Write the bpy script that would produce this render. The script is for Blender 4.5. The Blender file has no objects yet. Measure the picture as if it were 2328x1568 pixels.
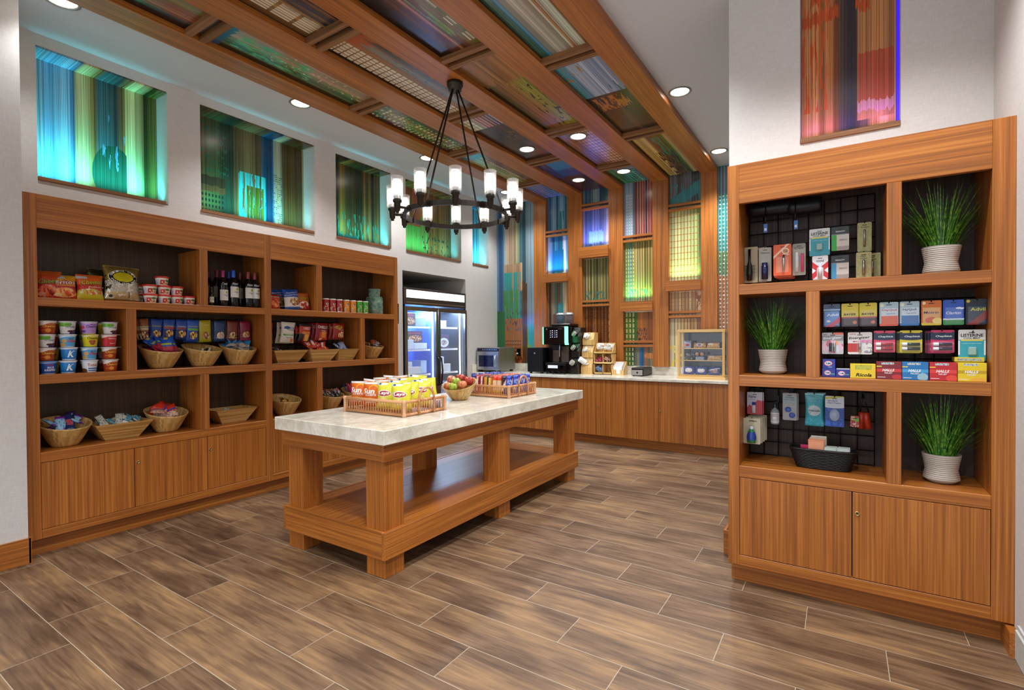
import bpy, math, random
from mathutils import Vector, Matrix
S=bpy.context.scene
COL=S.collection
R=math.radians; PI=math.pi
# ---------------------------------------------------------------- camera
def make_camera():
    cam=bpy.data.cameras.new('camera'); co=bpy.data.objects.new('camera',cam); COL.objects.link(co)
    cam.sensor_width=36; cam.lens=36*1152.957/2328; cam.clip_start=.05; cam.clip_end=60
    yaw,pit,rol=R(33.0046),R(-.6692),R(-.4136)
    fw=Vector((-math.sin(yaw)*math.cos(pit),math.cos(yaw)*math.cos(pit),math.sin(pit)))
    rt=Vector((math.cos(yaw),math.sin(yaw),0)); up=rt.cross(fw)
    r2=rt*math.cos(rol)+up*math.sin(rol); u2=up*math.cos(rol)-rt*math.sin(rol)
    m=Matrix((r2,u2,-fw)).transposed().to_4x4(); m.translation=(4.4687,-1.0714,1.4273)
    co.matrix_world=m; S.camera=co
make_camera()
# ---------------------------------------------------------------- view and lights
S.view_settings.view_transform='Standard'; S.view_settings.look='None'
S.view_settings.exposure=0.64; S.view_settings.gamma=1.0; S.view_settings.use_curve_mapping=False
w=bpy.data.worlds.new('world'); S.world=w; w.use_nodes=True
w.node_tree.nodes['Background'].inputs[0].default_value=(.9,.95,1,1)
w.node_tree.nodes['Background'].inputs[1].default_value=1.25
def light(kind,name,loc,energy,color=(1,1,1),rot=(0,0,0),**k):
    l=bpy.data.lights.new(name,kind); l.energy=energy; l.color=color
    for a,b in k.items(): setattr(l,a,b)
    o=bpy.data.objects.new(name,l); o.location=loc; o.rotation_euler=rot; COL.objects.link(o); return o
DOWN=[(.212,.131,3.655),(.212,1.87,3.655),(.212,3.61,3.655),(.212,5.357,3.655),
      (1.41,3.985,3.628),(2.067,3.978,3.628),(2.062,5.365,3.628),(1.412,5.358,3.628),
      (3.242,3.635,3.655),(3.242,5.384,3.655),(3.242,1.886,3.655),(3.242,.137,3.655),(4.5,1.35,3.655),(4.5,-.3,3.655),(2.1,-1.0,3.655),(.9,-2.4,3.655),(3.3,-2.4,3.655)]  # spots beyond the fixtured ones are unseen; the last few are added fill
for i,p in enumerate(DOWN):
    light('SPOT','downlight_and_fill_beam',(p[0],p[1],p[2]-.035),16 if i==0 else 55 if i<4 else 38 if i<8 else 118 if i==12 else 92,(.97,.98,1),spot_size=R(125),spot_blend=.7,shadow_soft_size=.07)
for y in (.57,1.86,3.16,4.42,5.52):     # cyan strips behind the sills of the niches in the left wall
    light('AREA','niche_led',(-.455,y,2.625),4.0 if y<5 else 1.9,(.08,.88,.95),(0,R(150),0),spread=R(84),shape='RECTANGLE',size=.05,size_y=1.1 if y in(1.86,4.42) else .8 if y<5 else .38)
light('AREA','niche_led',(4.5,2.53,2.635),.5,(.3,.08,1),(R(160),0,0),spread=R(70),shape='RECTANGLE',size=.46,size_y=.03)
for x,z,c,e in ((.77,2.44,(.05,.25,1),1.7),(1.41,2.79,(.35,.25,1),1.1),(2.05,1.955,(.3,1,.4),.9),(2.7,2.205,(.9,1,.4),.55)):
    light('AREA','ledge_led',(x,5.89,z),e,c,(R(155),0,0),spread=R(66),shape='RECTANGLE',size=.36,size_y=.03)
for y in (4.12,4.78): light('AREA','cooler_led',(-.62,y,1.86),38,(.5,.72,1),(0,0,0),shape='RECTANGLE',size=.2,size_y=.5)
# ---------------------------------------------------------------- materials
def lin(h,a=1.0):
    h=h.lstrip('#'); v=[int(h[i:i+2],16)/255 for i in (0,2,4)]
    return tuple(x/12.92 if x<=.04045 else ((x+.055)/1.055)**2.4 for x in v)+(a,)
class NT:
    def __init__(s,name):
        s.m=bpy.data.materials.new(name); s.m.use_nodes=True; s.t=s.m.node_tree; s.b=s.t.nodes['Principled BSDF']; s.c={}
    def n(s,ty,**k):
        nd=s.t.nodes.new(ty)
        for a,b in k.items(): setattr(nd,a,b)
        return nd
    def set(s,sock,v):
        if isinstance(v,bpy.types.NodeSocket): s.t.links.new(v,sock)
        elif v is not None: sock.default_value=v
    def math(s,op,a,b=None,c=None):
        nd=s.n('ShaderNodeMath',operation=op); s.set(nd.inputs[0],a); s.set(nd.inputs[1],b); s.set(nd.inputs[2],c); return nd.outputs[0]
    def vec(s,op,a,b=None):
        nd=s.n('ShaderNodeVectorMath',operation=op); s.set(nd.inputs[0],a); s.set(nd.inputs[1],b)
        return nd.outputs['Value'] if op in('LENGTH','DOT_PRODUCT') else nd.outputs[0]
    def mix(s,f,a,b,blend='MIX'):
        nd=s.n('ShaderNodeMix',data_type='RGBA',blend_type=blend); s.set(nd.inputs[0],f); s.set(nd.inputs[6],a); s.set(nd.inputs[7],b); return nd.outputs[2]
    def co(s,kind='Object'):
        if 'tc' not in s.c: s.c['tc']=s.n('ShaderNodeTexCoord')
        return s.c['tc'].outputs[kind]
    def noise(s,v,scale,detail=3,rough=.5,dist=0,dim='3D',out=0):
        nd=s.n('ShaderNodeTexNoise',noise_dimensions=dim); s.set(nd.inputs['Vector'],v)
        nd.inputs['Scale'].default_value=scale; nd.inputs['Detail'].default_value=detail; nd.inputs['Roughness'].default_value=rough; nd.inputs['Distortion'].default_value=dist
        return nd.outputs[out]
    def ramp(s,f,stops,interp='LINEAR'):
        nd=s.n('ShaderNodeValToRGB'); cr=nd.color_ramp; cr.interpolation=interp
        while len(cr.elements)<len(stops): cr.elements.new(.5)
        for e,(p,c) in zip(cr.elements,sorted(stops,key=lambda q:q[0])): e.position=p; e.color=lin(c) if isinstance(c,str) else c
        s.set(nd.inputs[0],f); return nd.outputs[0]
    def bump(s,h,strength=.2,dist=.01):
        nd=s.n('ShaderNodeBump'); nd.inputs['Strength'].default_value=strength; nd.inputs['Distance'].default_value=dist
        s.set(nd.inputs['Height'],h); s.set(s.b.inputs['Normal'],nd.outputs[0])
    def fin(s,color=None,rough=.5,metal=0,**k):
        s.set(s.b.inputs['Base Color'],color); s.set(s.b.inputs['Roughness'],rough); s.b.inputs['Metallic'].default_value=metal
        for a,v in k.items(): s.set(s.b.inputs[a.replace('_',' ')],v)
        return s.m
MC={}
def M(hexc,rough=.45,metal=0,var=.12,**k):
    key=(hexc,rough,metal,var,tuple(k.items()))
    if key not in MC:
        t=NT('paint_'+hexc.lstrip('#')); c=lin(hexc)
        if var:
            f=t.noise(t.co(),35,2); d=tuple(x*(1-var*2) for x in c[:3])+(1,)
            c=t.mix(f,d,tuple(min(1,x*(1+var)) for x in c[:3])+(1,))
        MC[key]=t.fin(c,rough,metal,**k)
    return MC[key]
def emit(name,hexc,s):
    t=NT(name); c=lin(hexc); return t.fin(c,.5,0,Emission_Color=c,Emission_Strength=s)
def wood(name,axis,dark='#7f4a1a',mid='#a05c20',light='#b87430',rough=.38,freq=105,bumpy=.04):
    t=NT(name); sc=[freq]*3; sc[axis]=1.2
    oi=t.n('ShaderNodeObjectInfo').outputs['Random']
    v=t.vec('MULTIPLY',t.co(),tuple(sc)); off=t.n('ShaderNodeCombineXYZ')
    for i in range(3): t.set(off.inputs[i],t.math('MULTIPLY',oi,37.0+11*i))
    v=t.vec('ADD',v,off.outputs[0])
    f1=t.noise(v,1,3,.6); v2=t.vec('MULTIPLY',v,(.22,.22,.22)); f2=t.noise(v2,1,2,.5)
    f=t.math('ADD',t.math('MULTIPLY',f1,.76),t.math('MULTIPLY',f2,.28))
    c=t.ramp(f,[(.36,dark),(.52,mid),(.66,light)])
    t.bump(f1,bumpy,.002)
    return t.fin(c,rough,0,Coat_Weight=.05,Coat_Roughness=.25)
WX,WY,WZ=[wood('veneer_along_'+'xyz'[a],a) for a in range(3)]
BACKW=wood('shade_toned_back_veneer',2,'#2f2010','#412d17','#52391d',.5)  # left cabinet backs: part of the shelf shade is put into the colour
BACKD=wood('deep_shade_back_veneer',2,'#2c1f19','#3c2b24','#4c392e',.6)  # right cabinet back: veneer toned down to carry the bay's shade
RAILW=wood('rough_rail_wood',0,'#5d3a1c','#7e522a','#97683c',.6)
RAILY=wood('rough_rail_wood_y',1,'#5d3a1c','#7e522a','#97683c',.6)
def bamboo(name,a='#9c7034',b='#c69a58',c='#dcb878',axis=2,freq=40,rough=.4):
    return wood(name,axis,a,b,c,rough,freq,.02)
BAMX,BAMZ=bamboo('bamboo_flat',axis=0,freq=55),bamboo('bamboo_upright',axis=2,freq=60)
BAML=wood('pale_bamboo',2,'#b98a44','#dcb06a','#ecc88a',.4,60)
BAMLX=wood('pale_bamboo_flat',0,'#b98a44','#dcb06a','#ecc88a',.4,60)
def stave():
    t=NT('bamboo_staves'); o=t.co(); sp=t.n('ShaderNodeSeparateXYZ'); t.set(sp.inputs[0],o)
    an=t.math('ARCTAN2',sp.outputs[1],sp.outputs[0]); row=t.math('FLOOR',t.math('MULTIPLY',sp.outputs[2],26.0))
    k=t.math('FLOOR',t.math('ADD',t.math('MULTIPLY',an,9.0),t.math('MULTIPLY',row,.37)))
    cb=t.n('ShaderNodeCombineXYZ'); t.set(cb.inputs[0],k); t.set(cb.inputs[1],row)
    wn=t.n('ShaderNodeTexWhiteNoise'); t.set(wn.inputs[0],cb.outputs[0])
    g=t.noise(t.vec('MULTIPLY',o,(60,60,6)),1,2)
    f=t.math('ADD',t.math('MULTIPLY',wn.outputs[0],.55),t.math('MULTIPLY',g,.45))
    return t.fin(t.ramp(f,[(.1,'#a07a3c'),(.5,'#c49c5c'),(.9,'#dcb87a')]),.38)
STAVE=stave()
def wallcloth(name,a,b):
    t=NT(name); o=t.co(); f=t.noise(t.vec('MULTIPLY',o,(14,14,330)),1,3,.6)
    g=t.noise(t.vec('MULTIPLY',o,(300,300,25)),1,2)
    f=t.math('ADD',t.math('MULTIPLY',f,.6),t.math('MULTIPLY',g,.4)); t.bump(f,.12,.002)
    return t.fin(t.ramp(f,[(.3,a),(.7,b)]),.75)
WALL=wallcloth('woven_wallcovering','#c2bfbc','#d8d5d1')
PLASTER=M('#ccd1da',.8,0,.02)
def floor_mat():
    t=NT('plank_tile'); sp=t.n('ShaderNodeSeparateXYZ'); t.set(sp.inputs[0],t.co())
    x,y=sp.outputs[0],sp.outputs[1]
    ry=t.math('DIVIDE',t.math('ADD',y,.2125),.2475); row=t.math('FLOOR',ry)
    ux=t.math('DIVIDE',t.math('ADD',t.math('SUBTRACT',x,.12),t.math('MULTIPLY',row,.3195)),.965); ci=t.math('FLOOR',ux)
    fx=t.math('SUBTRACT',ux,ci); fy=t.math('SUBTRACT',ry,row)
    ex=t.math('LESS_THAN',t.math('SUBTRACT',.5,t.math('ABSOLUTE',t.math('SUBTRACT',fx,.5))),.0017)
    ey=t.math('LESS_THAN',t.math('SUBTRACT',.5,t.math('ABSOLUTE',t.math('SUBTRACT',fy,.5))),.0068)
    gr=t.math('MAXIMUM',ex,ey)
    cb=t.n('ShaderNodeCombineXYZ'); t.set(cb.inputs[0],ci); t.set(cb.inputs[1],row)
    wn=t.n('ShaderNodeTexWhiteNoise'); t.set(wn.inputs[0],cb.outputs[0])
    sh=t.vec('MULTIPLY',wn.outputs['Color'],(9,9,9)); p=t.vec('ADD',t.co(),sh)
    f1=t.noise(t.vec('MULTIPLY',p,(2.2,26,1)),1,5,.62,.9); f2=t.noise(t.vec('MULTIPLY',p,(1.6,4.5,1)),1,3,.55,.5)
    f3=t.noise(t.vec('MULTIPLY',p,(5,110,1)),1,2)
    f=t.math('ADD',t.math('ADD',t.math('MULTIPLY',f1,.46),t.math('MULTIPLY',f2,.52)),t.math('MULTIPLY',f3,.14))
    f=t.math('ADD',t.math('SUBTRACT',f,.04),t.math('MULTIPLY',t.math('SUBTRACT',wn.outputs[0],.5),.07))
    c=t.ramp(f,[(.33,'#3a281c'),(.45,'#5a422e'),(.55,'#745940'),(.68,'#97754f')])
    c=t.mix(gr,c,lin('#a89c88'))
    t.bump(t.math('SUBTRACT',t.math('MULTIPLY',f1,.3),gr),.25,.003)
    return t.fin(c,t.math('ADD',t.math('MULTIPLY',f1,.25),.34),0)
FLOOR=floor_mat()
def marble():
    t=NT('pale_quartzite'); o=t.co(); n1=t.noise(o,4.5,7,.68,.4); n2=t.noise(t.vec('MULTIPLY',o,(1.6,.7,1.3)),5,8,.72,.5)
    v=t.math('ABSOLUTE',t.math('SUBTRACT',n2,.5)); v=t.math('SUBTRACT',1,t.math('MINIMUM',t.math('MULTIPLY',v,14),1))
    c=t.ramp(n1,[(.3,'#bfb9a8'),(.48,'#dfd9c9'),(.66,'#eee9dd')])
    c=t.mix(t.math('MULTIPLY',v,.26),c,lin('#8f8d7c'))
    return t.fin(c,.14,0)
MARBLE=marble()
STEEL=M('#b9bcc0',.28,1,.05); DSTEEL=M('#6d6a66',.35,1,.08); BLACK=M('#0b0b0d',.25); BLACKM=M('#101114',.6); BRONZE=M('#3a332e',.42,.6,.1)
BRASS=M('#c9b074',.25,1,.05); WHITEP=M('#e8e8ea',.4,0,.03); WIRE=M('#040406',.55,0,0)
GLASS=None
def glass(name,hexc='#ffffff',rough=.0,ior=1.45,alpha=None):
    t=NT(name)
    if alpha is None: return t.fin(lin(hexc),rough,0,Transmission_Weight=1.0,IOR=ior)
    return t.fin(lin(hexc),rough,0,Alpha=alpha,IOR=ior)
CLEAR=glass('clear_pane','#dfeaf5',.02,1.5,.10)
PLASTIC=glass('clear_plastic','#e6ecf2',.1,1.45,.05)
# ---- printed pictures: flat colour or stripes, plus shapes laid out in the face's own u,v
def pic(name,base,shapes=(),rough=.4,metal=0,seed=0,fine=0,gain=1,**k):
    t=NT(name); uv=t.co('UV'); rng=random.Random(seed)
    sp=t.n('ShaderNodeSeparateXYZ'); t.set(sp.inputs[0],uv)
    def dist(a):
        if not a: return uv
        if ('d',a) not in t.c:
            nz=t.noise(t.vec('MULTIPLY',t.vec('ADD',uv,(seed*1.7,seed*.9,0)),(24,2.2,1)),1,3,.6,0,'3D',1)
            t.c[('d',a)]=t.vec('ADD',uv,t.vec('MULTIPLY',t.vec('SUBTRACT',nz,(.5,.5,.5)),(a*.12,a*1.2,0)))
        return t.c[('d',a)]
    def stripes(pal,n,var=.25,ax=0):
        st=[]; x=0
        ws=[rng.uniform(.3,1.6) for _ in range(n)]; tot=sum(ws)
        for wd in ws:
            i=(x/tot)*(len(pal)-1); a=lin(pal[int(i)]); b=lin(pal[min(len(pal)-1,int(i)+1)]); f=i-int(i)
            f=0 if rng.random()>f else 1
            br=1+rng.uniform(-var*2.2,var*1.5); cc=b if f else a
            st.append((x/tot,tuple(min(1,q*br) for q in cc[:3])+(1,))); x+=wd
        return t.ramp(sp.outputs[ax],st,'LINEAR' if fine else 'CONSTANT')
    if isinstance(base,str): c=lin(base)
    else: c=stripes(*base)
    def rectmask(u0,v0,u1,v1,d=0):
        q=t.vec('MULTIPLY',t.vec('SUBTRACT',dist(d),((u0+u1)/2,(v0+v1)/2,0)),(2/max(1e-4,u1-u0),2/max(1e-4,v1-v0),0))
        s2=t.n('ShaderNodeSeparateXYZ'); t.set(s2.inputs[0],t.vec('ABSOLUTE',q))
        return t.math('LESS_THAN',t.math('MAXIMUM',s2.outputs[0],s2.outputs[1]),1)
    def ellmask(cx,cy,rx,ry,d=0):
        return t.math('LESS_THAN',t.vec('LENGTH',t.vec('MULTIPLY',t.vec('SUBTRACT',dist(d),(cx,cy,0)),(1/rx,1/ry,0))),1)
    for s in shapes:
        kd=s[0]
        if kd=='r': c=t.mix(rectmask(*s[1:5],*(s[6:7])),c,lin(s[5]))
        elif kd=='e': c=t.mix(ellmask(*s[1:5],*(s[6:7])),c,lin(s[5]))
        elif kd=='s': c=t.mix(rectmask(*s[1:5],s[7] if len(s)>7 else 0),c,stripes(*s[5:7]))
        elif kd=='b':   # slanted band: v between a+b*u and that + h
            q=t.math('SUBTRACT',sp.outputs[1],t.math('MULTIPLY_ADD',sp.outputs[0],s[2],s[1]))
            c=t.mix(t.math('MULTIPLY',t.math('GREATER_THAN',q,0),t.math('LESS_THAN',q,s[3])),c,lin(s[4]))
        elif kd=='g':
            u0,v0,u1,v1,nu,nv,fu,fv,h=s[1:10]
            q=t.vec('MULTIPLY',t.vec('SUBTRACT',uv,(u0,v0,0)),(nu/(u1-u0),nv/(v1-v0),0))
            q=t.vec('MULTIPLY',t.vec('ABSOLUTE',t.vec('SUBTRACT',t.vec('FRACTION',q),(.5,.5,0))),(2/fu,2/fv,0))
            s2=t.n('ShaderNodeSeparateXYZ'); t.set(s2.inputs[0],q)
            mk=t.math('LESS_THAN',t.math('MAXIMUM',s2.outputs[0],s2.outputs[1]),1); mk=t.math('MULTIPLY',mk,rectmask(u0,v0,u1,v1))
            if len(s)>10: mk=t.math('MULTIPLY',mk,t.math('GREATER_THAN',t.noise(uv,s[10],2),.5))
            c=t.mix(mk,c,lin(h))
        elif kd=='n':
            u0,v0,u1,v1,h,su,sv,th=s[1:9]; su=su*2.6 if fine and su<16 else su
            f=t.noise(t.vec('MULTIPLY',t.vec('ADD',uv,(seed,seed*2,0)),(su,sv,1)),1,3)
            c=t.mix(t.math('MULTIPLY',rectmask(u0,v0,u1,v1),t.math('GREATER_THAN',f,th)),c,lin(h))
        elif kd=='f':
            cx,cy,rx,ry,cols,scl=s[1:7]
            vo=t.n('ShaderNodeTexVoronoi'); t.set(vo.inputs['Vector'],uv); vo.inputs['Scale'].default_value=scl
            s2=t.n('ShaderNodeSeparateXYZ'); t.set(s2.inputs[0],vo.outputs['Color'])
            fc=t.ramp(s2.outputs[0],[(i/len(cols),h) for i,h in enumerate(cols)],'CONSTANT')
            c=t.mix(ellmask(cx,cy,rx,ry,.08),c,fc)
    if fine:
        f=t.noise(t.vec('MULTIPLY',uv,(fine*2.2,.5,1)),1,2,.6)
        c=t.mix(1,c,t.ramp(f,[(.34,(.38,.38,.38,1)),(.5,(.8,.8,.8,1)),(.62,(1.25,1.25,1.25,1))]),'MULTIPLY')
    if gain!=1: c=t.mix(1,c,(gain,gain,gain,1),'MULTIPLY')
    return t.fin(c,rough,metal,**k)
# ---------------------------------------------------------------- mesh builder
class MB:
    def __init__(s): s.v=[]; s.f=[]; s.m=[]; s.sm=[]
    def add(s,vs,fs,m=0,smooth=False,xf=None):
        b=len(s.v)
        s.v+=[tuple(xf@Vector(p)) if xf else tuple(p) for p in vs]
        for q in fs: s.f.append(tuple(i+b for i in q)); s.m.append(m); s.sm.append(smooth)
        return s
    def box(s,x0,x1,y0,y1,z0,z1,m=0,bev=0,xf=None):
        if bev:
            b=min(bev,(x1-x0)*.45,(y1-y0)*.45,(z1-z0)*.45); vs=[]; idx={}
            for i,(x,sx) in enumerate(((x0,1),(x1,-1))):
                for j,(y,sy) in enumerate(((y0,1),(y1,-1))):
                    for k,(z,sz) in enumerate(((z0,1),(z1,-1))):
                        for a,p in enumerate(((x,y+sy*b,z+sz*b),(x+sx*b,y,z+sz*b),(x+sx*b,y+sy*b,z))):
                            idx[i,j,k,a]=len(vs); vs.append(p)
            fs=[]
            for ax in range(3):
                for e in (0,1):
                    q=[(0,0),(1,0),(1,1),(0,1)]
                    def key(p,ax=ax,e=e):
                        l=list(p); l.insert(ax,e); return idx[(*l,ax)]
                    q=[key(p) for p in q]
                    if (e==0)^(ax==1): q=q[::-1]
                    fs.append(tuple(q))
            for i in (0,1):
                for j in (0,1):
                    for a,(bx) in enumerate(((0,),)):
                        pass
            def ed(A,B): # edge between corner A and B sharing axis
                ax=[n for n in range(3) if A[n]!=B[n]][0]; o=[n for n in range(3) if n!=ax]
                fs.append((idx[(*A,o[0])],idx[(*B,o[0])],idx[(*B,o[1])],idx[(*A,o[1])]))
            cs=[(i,j,k) for i in(0,1) for j in(0,1) for k in(0,1)]
            for A in cs:
                for n in range(3):
                    if A[n]==0:
                        B=list(A); B[n]=1; ed(A,tuple(B))
                fs.append(tuple(idx[(*A,a)] for a in range(3)))
            return s.add(vs,fs,m,False,xf)
        vs=[(x,y,z) for x in(x0,x1) for y in(y0,y1) for z in(z0,z1)]
        return s.add(vs,[(0,1,3,2),(4,6,7,5),(0,4,5,1),(2,3,7,6),(0,2,6,4),(1,5,7,3)],m,False,xf)
    def lathe(s,prof,n=24,m=0,c=(0,0,0),smooth=True,xf=None,cap=True):
        vs=[];fs=[]
        for r,z in prof:
            for i in range(n):
                a=2*PI*i/n; vs.append((c[0]+r*math.cos(a),c[1]+r*math.sin(a),c[2]+z))
        for j in range(len(prof)-1):
            for i in range(n):
                k=(i+1)%n; fs.append((j*n+i,j*n+k,(j+1)*n+k,(j+1)*n+i))
        s.add(vs,fs,m,smooth,xf)
        if cap:
            if prof[0][0]>1e-4: s.add(vs[:n],[tuple(range(n))[::-1]],m,False,xf)
            if prof[-1][0]>1e-4: s.add(vs[-n:],[tuple(range(n))],m,False,xf)
        return s
    def tube(s,pts,r,n=8,m=0,closed=False,xf=None):
        pts=[Vector(p) for p in pts]; N=len(pts); vs=[];fs=[]
        up=None
        for i,p in enumerate(pts):
            a=pts[(i-1)%N] if (closed or i>0) else p; b=pts[(i+1)%N] if (closed or i<N-1) else p
            t=(b-a).normalized()
            if up is None:
                up=Vector((0,0,1)) if abs(t.z)<.9 else Vector((1,0,0))
            sd=t.cross(up).normalized(); up=sd.cross(t).normalized()
            rr=r[i] if isinstance(r,(list,tuple)) else r
            for k in range(n):
                q=2*PI*k/n; vs.append(p+sd*rr*math.cos(q)+up*rr*math.sin(q))
        for i in range(N if closed else N-1):
            j=(i+1)%N
            for k in range(n):
                l=(k+1)%n; fs.append((i*n+k,i*n+l,j*n+l,j*n+k))
        if not closed: fs+= [tuple(range(n))[::-1],tuple((N-1)*n+k for k in range(n))]
        return s.add(vs,fs,m,True,xf)
    def build(s,name,mats,parent=None,uv='xz',rect=None,auto=True):
        me=bpy.data.meshes.new(name); me.from_pydata(s.v,[],s.f)
        mats=mats if isinstance(mats,(list,tuple)) else [mats]
        for q in mats: me.materials.append(q)
        me.polygons.foreach_set('material_index',s.m); me.polygons.foreach_set('use_smooth',s.sm)
        if uv:
            ia='xyz'.index(uv[0].lower()); ib='xyz'.index(uv[1].lower())
            if rect is None:
                rect=(min(p[ia] for p in s.v),min(p[ib] for p in s.v),max(p[ia] for p in s.v),max(p[ib] for p in s.v))
            du,dv=max(1e-6,rect[2]-rect[0]),max(1e-6,rect[3]-rect[1])
            L=me.uv_layers.new(name='UVMap'); data=[0.0]*(2*len(me.loops)); vi=[0]*len(me.loops)
            me.loops.foreach_get('vertex_index',vi)
            for i,k in enumerate(vi):
                p=s.v[k]; data[2*i]=(p[ia]-rect[0])/du; data[2*i+1]=(p[ib]-rect[1])/dv
            L.data.foreach_set('uv',data)
        me.validate(); me.update()
        o=bpy.data.objects.new(name,me); COL.objects.link(o)
        if parent: o.parent=parent
        return o
def tag(o,label,cat,group=None,kind=None):
    o['label']=label; o['category']=cat
    if group: o['group']=group
    if kind: o['kind']=kind
    return o
def thing(name,label,cat,loc=(0,0,0),rz=0,group=None,rx=0):
    o=bpy.data.objects.new(name,None); COL.objects.link(o); o.empty_display_size=.05
    o.location=loc; o.rotation_euler=(rx,0,rz); return tag(o,label,cat,group)
def struct(o): o['kind']='structure'; return o
def dup(o,loc=None,rz=None,label=None,group=None,rx=None,parent=None):
    c=o.copy(); COL.objects.link(c)
    if parent is not None: c.parent=parent
    else:
        if loc is not None: c.location=loc
        r=list(o.rotation_euler)
        if rx is not None: r[0]=rx
        if rz is not None: r[2]=rz
        c.rotation_euler=r
        if label: c['label']=label
        if group: c['group']=group
    for ch in [k for k in o.children]: dup(ch,parent=c)
    return c
def box(name,m,b,parent=None,bev=0,uv=None):
    return MB().box(*b,bev=bev).build(name,m,parent,uv)
# ---- writing
TX={}
def text2d(s,off=0.0):
    k=(s,off)
    if k not in TX:
        cu=bpy.data.curves.new('t','FONT'); cu.body=s; cu.resolution_u=2; cu.offset=off; cu.fill_mode='FRONT'
        o=bpy.data.objects.new('t',cu); me=o.to_mesh()
        vs=[(v.co.x,v.co.y) for v in me.vertices]; fs=[tuple(p.vertices) for p in me.polygons]
        o.to_mesh_clear(); bpy.data.objects.remove(o); bpy.data.curves.remove(cu)
        if vs:
            x0=min(p[0] for p in vs);x1=max(p[0] for p in vs);y0=min(p[1] for p in vs);y1=max(p[1] for p in vs)
            vs=[((x-(x0+x1)/2)/(x1-x0),(y-(y0+y1)/2)/(y1-y0)) for x,y in vs]
        TX[k]=(vs,fs)
    return TX[k]
def write(mb,s,cx,cz,wd,ht,yf,m=1,shear=0,rot=0,off=.012,lift=.0012):
    vs,fs=text2d(s,off); c,sn=math.cos(rot),math.sin(rot); out=[]
    for x,y in vs:
        X=x*wd+y*ht*shear; Y=y*ht; px=cx+X*c-Y*sn; pz=cz+X*sn+Y*c
        out.append((px,yf(px,pz)-lift,pz))
    mb.add(out,fs,m)
def flat(y): return lambda x,z:y
def cyl(r): return lambda x,z:-math.sqrt(max(0,r*r-x*x))
# ---------------------------------------------------------------- the room
def sheet(plane,at,a0,a1,b0,b1,holes,depth,name,m):
    """wall face in plane x=at ('x') or y=at ('y') with holes (a0,a1,b0,b1) whose reveals go back by depth (signed)"""
    mb=MB(); A=sorted({a0,a1,*[h[0] for h in holes],*[h[1] for h in holes]}); Bz=sorted({b0,b1,*[h[2] for h in holes],*[h[3] for h in holes]})
    P=(lambda a,b,d:(at+d,a,b)) if plane=='x' else (lambda a,b,d:(a,at+d,b))
    for i in range(len(A)-1):
        for j in range(len(Bz)-1):
            ca,cb=(A[i]+A[i+1])/2,(Bz[j]+Bz[j+1])/2
            hit=any(h[0]<ca<h[1] and h[2]<cb<h[3] for h in holes)
            q=[(A[i],Bz[j]),(A[i+1],Bz[j]),(A[i+1],Bz[j+1]),(A[i],Bz[j+1])]
            if not hit:
                mb.add([P(a,b,0) for a,b in q],[(0,1,2,3)])
    for h in holes:
        dd=h[4] if len(h)>4 else depth
        q=[(h[0],h[2]),(h[1],h[2]),(h[1],h[3]),(h[0],h[3])]
        for k in range(4):
            (a,b),(c,d)=q[k],q[(k+1)%4]
            mb.add([P(a,b,0),P(c,d,0),P(c,d,dd),P(a,b,dd)],[(0,1,2,3)])
        mb.add([P(a,b,dd) for a,b in q],[(0,1,2,3)])
    mb.add([P(a,b,depth*1.6) for a,b in ((a0,b0),(a1,b0),(a1,b1),(a0,b1))] if not any(len(h)>4 for h in holes) else [P(a,b,-1.35) for a,b in ((a0,b0),(a1,b0),(a1,b1),(a0,b1))],[(0,1,2,3)])
    return struct(mb.build(name,m,None,None))
CH=3.655
struct(MB().box(-1.8,5.4,-4.5,6.2,-.12,0).build('floor',FLOOR,None,None))
struct(MB().box(-.4,5.4,-4.5,6.2,CH,CH+.15).build('ceiling',PLASTER,None,None))
NL=[(.152,1.0,2.6,3.573),(1.268,2.458,2.6,3.573),(2.735,3.585,2.6,3.573),(3.848,5.02,2.6,3.573),(5.305,5.735,2.6,3.573)]
sheet('x',-.4,-.1,5.985,0,CH,[*NL,(3.775,5.117,0,2.35,-1.25)],-.212,'wall_left',WALL)
struct(MB().box(-.8,.055,-4.5,-.041,0,CH).build('wall_front_left',WALL,None,None))
struct(MB().box(-1.7,5.3,5.985,6.15,0,CH).build('wall_back',WALL,None,None))
sheet('y',2.49,3.856,5.127,0,CH,[(4.257,4.745,2.6,3.62)],.1,'wall_right',WALL)
struct(MB().box(3.856,5.127,2.652,2.70,0,CH).box(3.854,3.87,2.493,2.7,0,CH).build('wall_right_core',WALL,None,None))
struct(MB().box(5.127,5.3,-4.5,6.1,0,CH).build('wall_far_right',WALL,None,None))
# baseboards
struct(MB().box(.055,.07,-4.5,-.03,0,.165,bev=.002).box(-.02,.07,-.041,-.028,0,.165).build('baseboard_left',WY,None,None))
struct(MB().box(3.818,3.93,2.476,2.49,0,.158).box(3.818,3.832,2.49,2.7,0,.158).build('baseboard_right',WX,None,None))
struct(MB().box(5.112,5.127,-4.5,2.0,0,.13,bev=.002).box(5.119,5.127,-4.5,2.0,.13,.15).build('baseboard_far_right',M('#c9cdc9',.4),None,None))
struct(MB().box(5.095,5.127,2.0,2.16,0,.11).build('trim_1',WY,None,None))
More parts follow.
